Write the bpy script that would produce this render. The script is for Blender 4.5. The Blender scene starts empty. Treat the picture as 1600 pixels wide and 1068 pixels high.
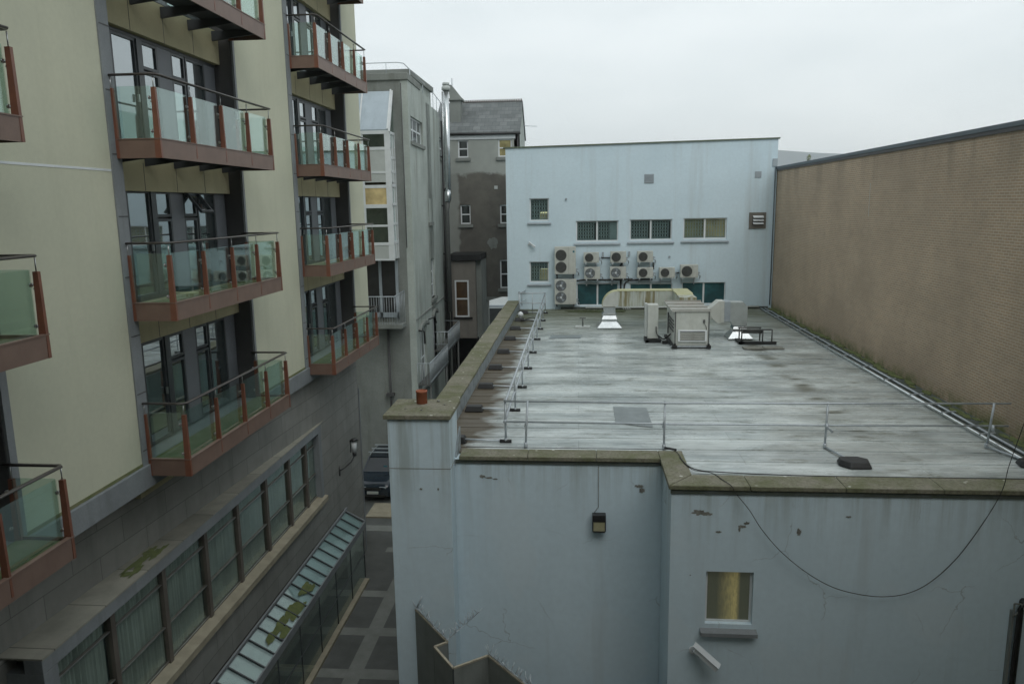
import bpy, bmesh, math, random
from math import radians as R, sin, cos, pi
from mathutils import Vector, Matrix
random.seed(7)
S = bpy.context.scene
COL = S.collection
UP = 13.8            # everything is measured from the lens, then lifted so that the alley floor is z = 0

# ---------------------------------------------------------------- camera
def cam_axes(yaw=5.05, pitch=10.1, roll=0.9):
    y, p, r = R(yaw), R(pitch), R(roll)
    fw = Vector((-sin(y)*cos(p), cos(y)*cos(p), -sin(p)))
    rt = Vector((cos(y), sin(y), 0)); up = rt.cross(fw)
    return cos(r)*rt - sin(r)*up, sin(r)*rt + cos(r)*up, fw
rt, up, fw = cam_axes()
cd = bpy.data.cameras.new('camera'); cam = bpy.data.objects.new('camera', cd); COL.objects.link(cam)
M = Matrix((rt, up, -fw)).transposed().to_4x4(); cam.matrix_world = M
cd.sensor_width = 36; cd.lens = 1195/1600*36; cd.clip_start = 0.05; cd.clip_end = 9000
S.camera = cam
S.render.resolution_x = 1024; S.render.resolution_y = 683

# ---------------------------------------------------------------- sky and light
W = bpy.data.worlds.new("World"); S.world = W; W.use_nodes = True
nt = W.node_tree; N = nt.nodes; L = nt.links
bg = N['Background']
sky = N.new('ShaderNodeTexSky'); sky.sky_type = 'NISHITA'; sky.sun_disc = False
sky.sun_elevation = R(48); sky.sun_rotation = R(20); sky.air_density = 1.0; sky.dust_density = 4
tc = N.new('ShaderNodeTexCoord'); mp = N.new('ShaderNodeMapping'); mp.inputs['Scale'].default_value = (1.0, 1.0, 3.2)
L.new(tc.outputs['Generated'], mp.inputs[0])
nz = N.new('ShaderNodeTexNoise'); nz.inputs['Scale'].default_value = 2.6; nz.inputs['Detail'].default_value = 5; nz.inputs['Roughness'].default_value = .5
L.new(mp.outputs[0], nz.inputs['Vector'])
cr = N.new('ShaderNodeValToRGB')
cr.color_ramp.elements[0].position = .36; cr.color_ramp.elements[0].color = (7.9, 8.75, 9.05, 1)
cr.color_ramp.elements[1].position = .62; cr.color_ramp.elements[1].color = (9.0, 9.75, 10.0, 1)
L.new(nz.outputs[0], cr.inputs[0])
mx = N.new('ShaderNodeMix'); mx.data_type = 'RGBA'; mx.inputs[0].default_value = .93
L.new(sky.outputs[0], mx.inputs[6]); L.new(cr.outputs[0], mx.inputs[7]); L.new(mx.outputs[2], bg.inputs[0])
bg.inputs[1].default_value = .1
sd = bpy.data.lights.new('sun', 'SUN'); sd.energy = .9; sd.angle = R(40); sd.color = (1, .97, .92)
so = bpy.data.objects.new('sun', sd); COL.objects.link(so)
so.rotation_euler = (R(42), 0, R(200-180)); so.location = (0, 0, 60)
S.view_settings.view_transform = 'Standard'; S.view_settings.look = 'None'
S.view_settings.exposure = .04; S.view_settings.gamma = 1

# ---------------------------------------------------------------- materials
def newmat(n):
    m = bpy.data.materials.new(n); m.use_nodes = True
    t = m.node_tree; return m, t.nodes, t.links, t.nodes['Principled BSDF']
def mixc(n, l, fac, a, b, mode='MIX'):
    x = n.new('ShaderNodeMix'); x.data_type = 'RGBA'; x.blend_type = mode
    for i, v in ((0, fac), (6, a), (7, b)):
        if hasattr(v, 'links') or hasattr(v, 'is_linked'): l.new(v, x.inputs[i])
        elif i == 0: x.inputs[0].default_value = v
        else: x.inputs[i].default_value = (*v, 1)
    return x.outputs[2]
def ramp(n, l, src, p0, p1, v0=0., v1=1.):
    x = n.new('ShaderNodeMapRange'); x.inputs[1].default_value = p0; x.inputs[2].default_value = p1
    x.inputs[3].default_value = v0; x.inputs[4].default_value = v1; l.new(src, x.inputs[0]); return x.outputs[0]
def noise(n, l, vec, sc, det=4, ro=.55, stretch=None):
    v = vec
    if stretch:
        m = n.new('ShaderNodeMapping'); m.inputs['Scale'].default_value = stretch; l.new(vec, m.inputs[0]); v = m.outputs[0]
    x = n.new('ShaderNodeTexNoise'); x.inputs['Scale'].default_value = sc; x.inputs['Detail'].default_value = det
    x.inputs['Roughness'].default_value = ro; l.new(v, x.inputs['Vector']); return x.outputs[0]
def ocoord(n): return n.new('ShaderNodeTexCoord').outputs['Object']
def math_(n, l, op, a, b=None):
    x = n.new('ShaderNodeMath'); x.operation = op
    for i, v in enumerate((a, b)):
        if v is None: continue
        if isinstance(v, (int, float)): x.inputs[i].default_value = v
        else: l.new(v, x.inputs[i])
    return x.outputs[0]
def bump(n, l, b, h, st=.3, dist=.02):
    x = n.new('ShaderNodeBump'); x.inputs['Strength'].default_value = st; x.inputs['Distance'].default_value = dist
    l.new(h, x.inputs['Height']); l.new(x.outputs[0], b.inputs['Normal'])
def pm(name, c1, c2=None, sc=1.5, rough=.8, bmp=.0, bsc=30, streak=None, stc=None, metal=0., fine=.25, spec=.5):
    """painted / rendered / metal surface: two tones in large clouds, fine grain, optional vertical streaks"""
    m, n, l, b = newmat(name); c = ocoord(n)
    c2 = c2 or tuple(v*.8 for v in c1)
    f = ramp(n, l, noise(n, l, c, sc, 5, .6), .35, .65)
    col = mixc(n, l, f, c1, c2)
    g = ramp(n, l, noise(n, l, c, sc*22, 3, .6), .3, .7)
    g2 = math_(n, l, 'MULTIPLY', g, fine)
    col = mixc(n, l, g2, col, tuple(v*.6 for v in c2))
    if streak:
        p0, p1 = (.47, .60) if streak[2] >= 1 else (.52, .75)
        s = ramp(n, l, noise(n, l, c, 1.0, 4, .65, (streak[0], streak[0], streak[1])), p0, p1, 0, min(streak[2], .9))
        col = mixc(n, l, s, col, stc or tuple(v*.35 for v in c1))
    l.new(col, b.inputs['Base Color']); b.inputs['Roughness'].default_value = rough
    b.inputs['Metallic'].default_value = metal; b.inputs['Specular IOR Level'].default_value = spec
    if bmp: bump(n, l, b, noise(n, l, c, bsc, 3, .6), bmp, .01)
    return m
cream = pm('cream_render', (.585, .585, .45), (.53, .535, .415), .5, .9, .25, 60, (1.6, .12, .35), (.42, .42, .31), fine=.12)
cream_d = pm('cream_panel', (.44, .40, .25), (.38, .35, .22), .8, .8, fine=.15, streak=(2.5, .2, .4), stc=(.26, .25, .16))
stonetrim = pm('grey_stone_trim', (.25, .27, .28), (.20, .215, .225), 1.1, .75, .1, 50, (3, .3, .5), (.13, .135, .13))
charcoal = pm('charcoal_cladding', (.085, .085, .085), (.06, .06, .06), 1, .6)
greypanel = pm('grey_panel', (.17, .18, .2), (.14, .15, .165), 1, .5)
darkframe = pm('dark_window_frame', (.055, .065, .07), (.045, .05, .055), 2, .4)
brownmetal = pm('brown_painted_steel', (.205, .135, .105), (.17, .11, .085), 2.5, .5, streak=(6, .7, .35), stc=(.16, .09, .06), fine=.15)
brownpost = pm('brown_post', (.215, .085, .050), (.165, .065, .04), 3, .4)
darkrail = pm('dark_handrail', (.07, .06, .055), (.05, .045, .04), 4, .28)
steel = pm('brushed_steel', (.55, .56, .56), (.45, .46, .46), 5, .3, metal=.9)
galv = pm('galvanised_tube', (.52, .57, .60), (.42, .46, .49), 6, .4, metal=.35)
soffit = pm('balcony_soffit', (.05, .055, .06), (.035, .04, .045), 2, .7)
mossdeck = pm('mossy_decking', (.22, .21, .12), (.12, .15, .05), 3.0, .9, .3, 40)
whitewall = pm('pale_blue_render', (.62, .745, .81), (.57, .695, .76), .3, .85, .2, 22, (1.5, .09, .5), (.43, .48, .49), fine=.14)
def weathered(src, name):
    # the same paint with runs below the coping (coping height 7.95 above the alley) and hairline cracks
    m = src.copy(); m.name = name; n, l = m.node_tree.nodes, m.node_tree.links; b = n['Principled BSDF']; old = b.inputs['Base Color'].links[0].from_socket; c = ocoord(n)
    sx = n.new('ShaderNodeSeparateXYZ'); l.new(c, sx.inputs[0])
    k = ramp(n, l, sx.outputs[2], 6.3, 7.95, 0, 1); k = math_(n, l, 'POWER', k, 1.6); st = ramp(n, l, noise(n, l, c, 1, 5, .65, (3.2, 3.2, .16)), .44, .62)
    col = mixc(n, l, math_(n, l, 'MULTIPLY', math_(n, l, 'MULTIPLY', k, st), .55), old, (.26, .30, .27))
    v = n.new('ShaderNodeTexVoronoi'); v.feature = 'DISTANCE_TO_EDGE'; v.inputs['Scale'].default_value = .45
    nz_ = n.new('ShaderNodeTexNoise'); nz_.inputs['Scale'].default_value = 3; nz_.inputs['Detail'].default_value = 4; l.new(c, nz_.inputs['Vector'])
    vm_ = n.new('ShaderNodeMix'); vm_.data_type = 'RGBA'; vm_.blend_type = 'ADD'; vm_.inputs[0].default_value = .35; l.new(c, vm_.inputs[6]); l.new(nz_.outputs['Color'], vm_.inputs[7]); l.new(vm_.outputs[2], v.inputs['Vector'])
    cr_ = ramp(n, l, v.outputs['Distance'], .004, .0015); pt = ramp(n, l, noise(n, l, c, .7, 2), .52, .6)
    col = mixc(n, l, math_(n, l, 'MULTIPLY', math_(n, l, 'MULTIPLY', cr_, pt), .5), col, (.25, .28, .28))
    pa = ramp(n, l, noise(n, l, c, .55, 3, .5), .56, .6, 0, .16); col = mixc(n, l, pa, col, (.66, .72, .74))
    l.new(col, b.inputs['Base Color']); return m
frontwall = weathered(whitewall, 'weathered_blue_render')
coping_grey = pm('grey_green_coping', (.16, .19, .14), (.11, .14, .10), 2, .9)
slateblue = pm('blue_grey_metal_coping', (.10, .13, .15), (.075, .10, .115), 1.2, .5)
rubber = pm('black_rubber', (.022, .024, .025), (.015, .016, .017), 4, .55)
felt = pm('dark_felt', (.10, .115, .11), (.06, .075, .055), 3, .9, .3, 40)
lead = pm('bitumen_flashing', (.33, .38, .41), (.18, .21, .22), 4, .55, .3, 25)
whiteupvc = pm('white_upvc', (.72, .75, .76), (.64, .67, .68), 3, .4, fine=.08)
acwhite = pm('beige_casing', (.55, .57, .53), (.48, .50, .46), 3, .5, streak=(5, .6, .35), stc=(.30, .30, .24), fine=.12)
acdark = pm('fan_grille_grey', (.12, .125, .12), (.09, .095, .09), 8, .6)
beigeduct = pm('beige_duct', (.50, .54, .49), (.44, .47, .41), 2, .55, .05, 20, (4.5, .35, 1.0), (.20, .17, .07), fine=.2)
beigetop = pm('beige_duct_moss', (.50, .50, .33), (.38, .38, .20), 4, .7)
zinc = pm('new_galvanised_sheet', (.72, .75, .76), (.6, .63, .64), 4, .25, metal=.85)
terra = pm('terracotta', (.36, .12, .06), (.28, .09, .045), 8, .75)
greyrender = pm('grey_cement_render', (.48, .525, .49), (.375, .415, .385), .55, .95, .3, 45, (1.1, .12, .75), (.15, .145, .11), fine=.25)
greyrender2 = pm('dark_cement_render', (.27, .29, .27), (.205, .22, .205), .6, .95, .3, 45, (1.3, .15, .6), (.10, .10, .085), fine=.3)
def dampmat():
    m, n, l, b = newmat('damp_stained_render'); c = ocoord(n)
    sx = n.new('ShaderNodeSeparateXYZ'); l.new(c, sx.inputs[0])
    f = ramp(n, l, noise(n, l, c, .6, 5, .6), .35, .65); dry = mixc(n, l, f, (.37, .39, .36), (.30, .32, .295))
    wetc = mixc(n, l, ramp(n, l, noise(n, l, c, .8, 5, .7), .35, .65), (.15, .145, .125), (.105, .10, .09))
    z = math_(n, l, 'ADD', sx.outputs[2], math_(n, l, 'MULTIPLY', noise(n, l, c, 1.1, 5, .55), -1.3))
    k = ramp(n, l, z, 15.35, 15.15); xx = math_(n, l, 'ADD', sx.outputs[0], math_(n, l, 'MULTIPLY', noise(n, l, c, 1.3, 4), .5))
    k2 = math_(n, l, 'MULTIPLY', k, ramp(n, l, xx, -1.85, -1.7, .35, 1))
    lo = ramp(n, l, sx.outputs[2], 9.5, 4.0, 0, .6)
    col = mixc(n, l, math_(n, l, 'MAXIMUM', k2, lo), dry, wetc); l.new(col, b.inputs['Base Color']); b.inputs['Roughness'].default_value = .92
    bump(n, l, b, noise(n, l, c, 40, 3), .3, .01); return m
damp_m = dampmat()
oriel_m = pm('pink_grey_render', (.24, .225, .20), (.20, .185, .165), 1.2, .9, .2, 50, (2, .2, .4))
polycarb = pm('polycarbonate_roof', (.48, .56, .62), (.42, .49, .55), 1.4, .25, streak=(3, .3, .4), stc=(.3, .36, .4))
palepanel = pm('pale_panel', (.52, .55, .53), (.46, .49, .47), 1.5, .6)
asphalt = pm('alley_paving', (.12, .125, .118), (.085, .09, .083), 1.3, .55, .3, 60)
paveband = pm('paving_band', (.25, .26, .24), (.19, .2, .18), 2, .55, .2, 50)
tanstone = pm('tan_kerb_stone', (.38, .34, .25), (.29, .26, .19), 3, .7, .2, 50)
bronze = pm('bronze_mullion', (.15, .13, .11), (.11, .095, .08), 2, .5)
shopdark = pm('shopfront_brown', (.10, .065, .045), (.06, .04, .03), 1, .6)
carpaint = pm('dark_blue_car_paint', (.018, .028, .040), (.016, .024, .034), 2, .12, fine=.0)
hillm = pm('hazy_hill', (.20, .24, .25), (.17, .205, .22), .004, 1)  # distance haze is put into this blue-grey colour
curtain = pm('grey_curtain', (.54, .52, .49), (.40, .385, .365), 1.5, .9)
cabinb = pm('black_plastic', (.03, .03, .03), (.02, .02, .02), 3, .4)
rust = pm('rusty_stain', (.16, .10, .06), (.10, .08, .05), 6, .9)
chip = pm('bare_cement_patch', (.27, .27, .24), (.15, .15, .13), 9, .95, .5, 40)
mosspatch = pm('yellow_moss', (.15, .175, .06), (.10, .125, .045), 7, .95, .5, 60)
teal = pm('teal_badge', (.02, .16, .2), (.02, .14, .18), 3, .4)
ventgrey = pm('grey_vent', (.36, .41, .44), (.30, .34, .37), 4, .6)
fence_m = pm('grey_screen_board', (.25, .27, .25), (.20, .215, .2), 1.5, .7, streak=(3, .3, .4))
fence_e = pm('worn_board_edge', (.45, .41, .31), (.33, .29, .22), 9, .7)
facade_m = pm('viewer_side_render', (.30, .31, .29), (.25, .26, .24), 1, .9)

def glassmat(name, tint, fac, rough=.02, ior=1.45):
    """thin clear pane: tinted see-through plus mirror reflection"""
    m, n, l, b = newmat(name); n.remove(b); out = n['Material Output']
    tr = n.new('ShaderNodeBsdfTransparent'); tr.inputs[0].default_value = (*tint, 1)
    gl = n.new('ShaderNodeBsdfGlossy'); gl.inputs['Roughness'].default_value = rough; gl.inputs[0].default_value = (.9, .97, .95, 1)
    fr = n.new('ShaderNodeLayerWeight'); fr.inputs[0].default_value = .5
    f = math_(n, l, 'ADD', math_(n, l, 'MULTIPLY', math_(n, l, 'POWER', fr.outputs['Facing'], 4.), .9), fac)
    mx = n.new('ShaderNodeMixShader'); l.new(f, mx.inputs[0]); l.new(tr.outputs[0], mx.inputs[1]); l.new(gl.outputs[0], mx.inputs[2])
    l.new(mx.outputs[0], out.inputs[0]); return m
balglass = glassmat('balcony_glass', (.86, .945, .92), .10)
clearglass = glassmat('clear_window_glass', (.88, .94, .92), .04)
def darkglass(name, col, spec=1.6, rough=.04):
    m, n, l, b = newmat(name); c = ocoord(n)
    f = ramp(n, l, noise(n, l, c, 1.2, 3), .35, .65)
    l.new(mixc(n, l, f, col, tuple(v*.5 for v in col)), b.inputs['Base Color'])
    b.inputs['Roughness'].default_value = rough; b.inputs['IOR'].default_value = spec
    bump(n, l, b, noise(n, l, c, 1.3, 1), .06, .02)
    return m
def glazed(name, col, base):
    m, n, l, b = newmat(name); c = ocoord(n); out = n['Material Output']
    f = ramp(n, l, noise(n, l, c, 1.2, 3), .35, .65)
    l.new(mixc(n, l, f, col, tuple(v*.5 for v in col)), b.inputs['Base Color']); b.inputs['Roughness'].default_value = .3
    gl = n.new('ShaderNodeBsdfGlossy'); gl.inputs['Roughness'].default_value = .02; gl.inputs[0].default_value = (.92, .98, 1, 1)
    bm = n.new('ShaderNodeBump'); bm.inputs['Strength'].default_value = .08; bm.inputs['Distance'].default_value = .02; l.new(noise(n, l, c, 1.1, 1), bm.inputs['Height']); l.new(bm.outputs[0], gl.inputs['Normal'])
    fr = n.new('ShaderNodeFresnel'); fr.inputs[0].default_value = 1.55; k = math_(n, l, 'ADD', fr.outputs[0], base)
    mx = n.new('ShaderNodeMixShader'); l.new(k, mx.inputs[0]); l.new(b.outputs[0], mx.inputs[1]); l.new(gl.outputs[0], mx.inputs[2]); l.new(mx.outputs[0], out.inputs[0]); return m
aptglass = glazed('apartment_glass', (.03, .042, .045), .30)
winglass = glazed('dark_window_glass', (.03, .035, .035), .06)
tealglass = darkglass('teal_blind_glass', (.035, .13, .145), 1.45, .25)
def litmat(name, col, st, sc=1.5):
    m, n, l, b = newmat(name); c = ocoord(n)
    f = ramp(n, l, noise(n, l, c, sc, 3), .3, .7)
    cc = mixc(n, l, f, col, tuple(v*.45 for v in col))
    l.new(cc, b.inputs['Base Color']); l.new(cc, b.inputs['Emission Color']); b.inputs['Emission Strength'].default_value = st
    b.inputs['Roughness'].default_value = .2; return m
litwarm = litmat('lit_room_behind_glass', (.42, .34, .17), .32)
litlamp = litmat('strip_lamp', (1, .9, .55), 1.1)
litdim = litmat('dim_lit_room', (.30, .27, .13), .22, 2.2)
def glowglass():
    # patterned bathroom glass with a light behind its right half
    m, n, l, b = newmat('patterned_glass_lit'); c = ocoord(n)
    sx = n.new('ShaderNodeSeparateXYZ'); l.new(c, sx.inputs[0])
    a = ramp(n, l, sx.outputs[0], .25, .62, .06, 1); a2 = ramp(n, l, sx.outputs[0], .66, .74, 1, .05)
    k = math_(n, l, 'MULTIPLY', a, a2)
    v = noise(n, l, c, 9, 4, .7, (3.0, 1, .8)); k2 = math_(n, l, 'MULTIPLY', k, ramp(n, l, v, .3, .7, .45, 1))
    col = mixc(n, l, k2, (.075, .085, .065), (.33, .285, .12))
    l.new(col, b.inputs['Base Color']); l.new(col, b.inputs['Emission Color']); l.new(ramp(n, l, k2, 0, 1, .25, .42), b.inputs['Emission Strength'])
    b.inputs['Roughness'].default_value = .18; bump(n, l, b, v, .4, .01); return m
bathglass = glowglass()

def brickmat():
    m, n, l, b = newmat('buff_brick'); c = ocoord(n)
    sx = n.new('ShaderNodeSeparateXYZ'); l.new(c, sx.inputs[0]); cb = n.new('ShaderNodeCombineXYZ')
    l.new(sx.outputs[1], cb.inputs[0]); l.new(sx.outputs[2], cb.inputs[1])
    t = n.new('ShaderNodeTexBrick'); l.new(cb.outputs[0], t.inputs['Vector'])
    t.inputs['Scale'].default_value = 1; t.inputs['Brick Width'].default_value = .225; t.inputs['Row Height'].default_value = .075
    t.inputs['Mortar Size'].default_value = .0085; t.inputs['Mortar Smooth'].default_value = .15; t.inputs['Bias'].default_value = -.1
    t.inputs['Color1'].default_value = (.425, .308, .205, 1); t.inputs['Color2'].default_value = (.35, .265, .185, 1)
    t.inputs['Mortar'].default_value = (.56, .49, .385, 1)
    cl = ramp(n, l, noise(n, l, c, .28, 5, .6), .38, .66)
    col = mixc(n, l, math_(n, l, 'MULTIPLY', cl, .5), t.outputs[0], (.24, .195, .145))
    rw = ramp(n, l, noise(n, l, c, 1, 3, .6, (1, .35, 2.6)), .5, .7); col = mixc(n, l, math_(n, l, 'MULTIPLY', rw, .35), col, (.44, .35, .26))
    ob = ramp(n, l, noise(n, l, c, 1, 2, .5, (1, 4.4, 13)), .62, .68); col = mixc(n, l, math_(n, l, 'MULTIPLY', ob, .18), col, (.17, .13, .10))
    # dirt runs below the coping and green growth along the gutter
    top = ramp(n, l, sx.outputs[2], .2, 1.7, 0, 1)
    st = ramp(n, l, noise(n, l, c, 1, 4, .6, (1, 1.5, .08)), .47, .62)
    col = mixc(n, l, math_(n, l, 'MULTIPLY', math_(n, l, 'MULTIPLY', top, st), .38), col, (.13, .125, .10))
    lowm = ramp(n, l, sx.outputs[2], -5.35, -5.75, 0, 1); ns = ramp(n, l, noise(n, l, c, 2.5, 4), .36, .6)
    col = mixc(n, l, math_(n, l, 'MULTIPLY', lowm, ns), col, (.13, .15, .05))
    l.new(col, b.inputs['Base Color']); b.inputs['Roughness'].default_value = .9
    bump(n, l, b, t.outputs['Fac'], -.5, .01); return m
brick = brickmat()

def roofmat():
    m, n, l, b = newmat('wet_metal_roof_sheeting'); c = ocoord(n)
    sx = n.new('ShaderNodeSeparateXYZ'); l.new(c, sx.inputs[0]); X, Y = sx.outputs[0], sx.outputs[1]
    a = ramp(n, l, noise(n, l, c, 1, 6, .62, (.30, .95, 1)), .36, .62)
    col = mixc(n, l, a, (.33, .365, .365), (.66, .71, .70))  # pale sheet tone raised to paint in the wet highlights too
    blot = ramp(n, l, noise(n, l, c, 1, 6, .7, (.55, .9, 1)), .50, .66)
    col = mixc(n, l, math_(n, l, 'MULTIPLY', blot, .6), col, (.24, .265, .245))
    # sheets differ a little from one lap to the next
    st = n.new('ShaderNodeTexBrick'); st.inputs['Scale'].default_value = 1; st.inputs['Brick Width'].default_value = 7.5; st.inputs['Row Height'].default_value = .84
    st.inputs['Mortar Size'].default_value = .012; st.inputs['Color1'].default_value = (1.05, 1.05, 1.05, 1); st.inputs['Color2'].default_value = (.86, .87, .86, 1); st.inputs['Mortar'].default_value = (.62, .63, .6, 1)
    l.new(c, st.inputs['Vector']); col = mixc(n, l, .62, col, st.outputs[0], 'MULTIPLY')
    sp = ramp(n, l, noise(n, l, c, 1, 7, .74, (.75, 2.6, 1)), .565, .655)
    col = mixc(n, l, math_(n, l, 'MULTIPLY', sp, .72), col, (.12, .125, .085))
    fine = ramp(n, l, noise(n, l, c, 1, 3, .6, (2.2, 9, 1)), .45, .8)
    col = mixc(n, l, math_(n, l, 'MULTIPLY', fine, .28), col, (.25, .27, .27))
    # mud along the left parapet
    wob = noise(n, l, c, 1, 5, .6, (.5, 1.1, 1))
    xl = math_(n, l, 'ADD', X, math_(n, l, 'MULTIPLY', wob, -2.6))
    mud = ramp(n, l, xl, -3.35, -3.9); col = mixc(n, l, mud, col, (.085, .07, .045))
    # algae at the far end
    yb = math_(n, l, 'ADD', Y, math_(n, l, 'MULTIPLY', noise(n, l, c, 1, 4, .6, (.35, 1, 1)), 7))
    al = ramp(n, l, yb, 36, 44.5, 0, .9); col = mixc(n, l, al, col, (.095, .105, .06))
    rg = ramp(n, l, math_(n, l, 'ADD', X, math_(n, l, 'MULTIPLY', noise(n, l, c, 1, 4, .6, (.4, .5, 1)), 2.4)), 10.4, 11.2, 0, .55); col = mixc(n, l, rg, col, (.19, .20, .17))
    # patches along one lap joint on the right
    jx = math_(n, l, 'ABSOLUTE', math_(n, l, 'SUBTRACT', X, 7.1)); jm = ramp(n, l, jx, .5, .12)
    jn = ramp(n, l, noise(n, l, c, 1, 3, .5, (.5, 1.4, 1)), .5, .6)
    col = mixc(n, l, math_(n, l, 'MULTIPLY', math_(n, l, 'MULTIPLY', jm, jn), .8), col, (.10, .10, .07))
    l.new(col, b.inputs['Base Color'])
    wet = ramp(n, l, noise(n, l, c, 1, 4, .6, (.5, 1.4, 1)), .35, .65, .10, .42); wet = math_(n, l, 'ADD', wet, math_(n, l, 'MULTIPLY', math_(n, l, 'MAXIMUM', al, mud), .35)); l.new(wet, b.inputs['Roughness'])
    b.inputs['Specular IOR Level'].default_value = .7
    bump(n, l, b, noise(n, l, c, 1, 3, .5, (.6, 8, 1)), .25, .01); return m
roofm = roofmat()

def mossycap():
    m, n, l, b = newmat('lichened_stone_coping'); c = ocoord(n)
    f = ramp(n, l, noise(n, l, c, 1.6, 6, .65), .36, .64)
    col = mixc(n, l, f, (.235, .222, .175), (.135, .145, .075))
    f2 = ramp(n, l, noise(n, l, c, 14, 4, .7), .45, .62); col = mixc(n, l, math_(n, l, 'MULTIPLY', f2, .55), col, (.085, .08, .05))
    v = n.new('ShaderNodeTexVoronoi'); v.inputs['Scale'].default_value = 3.6; l.new(c, v.inputs['Vector'])
    s = ramp(n, l, v.outputs['Distance'], .16, .10); g = ramp(n, l, noise(n, l, c, 3, 2), .5, .58)
    col = mixc(n, l, math_(n, l, 'MULTIPLY', s, g), col, (.5, .5, .44))
    l.new(col, b.inputs['Base Color']); b.inputs['Roughness'].default_value = .9
    bump(n, l, b, noise(n, l, c, 22, 5, .7), .5, .02); return m
cap_m = mossycap()

def claddingmat(name, c1, c2, bw=1.5, rh=.55, axis=1):
    m, n, l, b = newmat(name); c = ocoord(n)
    sx = n.new('ShaderNodeSeparateXYZ'); l.new(c, sx.inputs[0]); cb = n.new('ShaderNodeCombineXYZ')
    l.new(sx.outputs[axis], cb.inputs[0]); l.new(sx.outputs[2], cb.inputs[1])
    t = n.new('ShaderNodeTexBrick'); l.new(cb.outputs[0], t.inputs['Vector']); t.inputs['Scale'].default_value = 1
    t.inputs['Brick Width'].default_value = bw; t.inputs['Row Height'].default_value = rh; t.inputs['Mortar Size'].default_value = .008
    t.inputs['Color1'].default_value = (*c1, 1); t.inputs['Color2'].default_value = (*c2, 1); t.inputs['Mortar'].default_value = (*[v*.45 for v in c2], 1)
    f = ramp(n, l, noise(n, l, c, .9, 5, .65), .36, .66)
    col = mixc(n, l, math_(n, l, 'MULTIPLY', f, .5), t.outputs[0], tuple(v*.6 for v in c2))
    s = ramp(n, l, noise(n, l, c, 1, 4, .6, (1.4, 1.4, .15)), .52, .7, 0, .4)
    col = mixc(n, l, s, col, tuple(v*.45 for v in c2))
    l.new(col, b.inputs['Base Color']); b.inputs['Roughness'].default_value = .7
    bump(n, l, b, t.outputs['Fac'], -.4, .01); return m
cladding = claddingmat('granite_cladding', (.27, .268, .245), (.225, .224, .205))
slate = claddingmat('roof_slates', (.19, .205, .205), (.12, .135, .135), .5, .28, 0)
def bandmat():
    m, n, l, b = newmat('lead_and_moss_ledge'); c = ocoord(n)
    f = ramp(n, l, noise(n, l, c, 1.2, 5, .6), .38, .62); col = mixc(n, l, f, (.34, .325, .27), (.25, .245, .205))
    y = n.new('ShaderNodeTexBrick')  # board joints across the ledge
    sx = n.new('ShaderNodeSeparateXYZ'); l.new(c, sx.inputs[0]); cb = n.new('ShaderNodeCombineXYZ'); l.new(sx.outputs[1], cb.inputs[0]); cb.inputs[1].default_value = .5
    l.new(cb.outputs[0], y.inputs['Vector']); y.inputs['Scale'].default_value = 1; y.inputs['Brick Width'].default_value = 1.4; y.inputs['Row Height'].default_value = 4
    y.inputs['Mortar Size'].default_value = .012; y.inputs['Color1'].default_value = (1, 1, 1, 1); y.inputs['Color2'].default_value = (.8, .8, .8, 1); y.inputs['Mortar'].default_value = (.35, .35, .35, 1)
    col = mixc(n, l, 1., col, y.outputs[0], 'MULTIPLY')
    l.new(col, b.inputs['Base Color']); b.inputs['Roughness'].default_value = .7; return m
ledge_m = bandmat()

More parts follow.
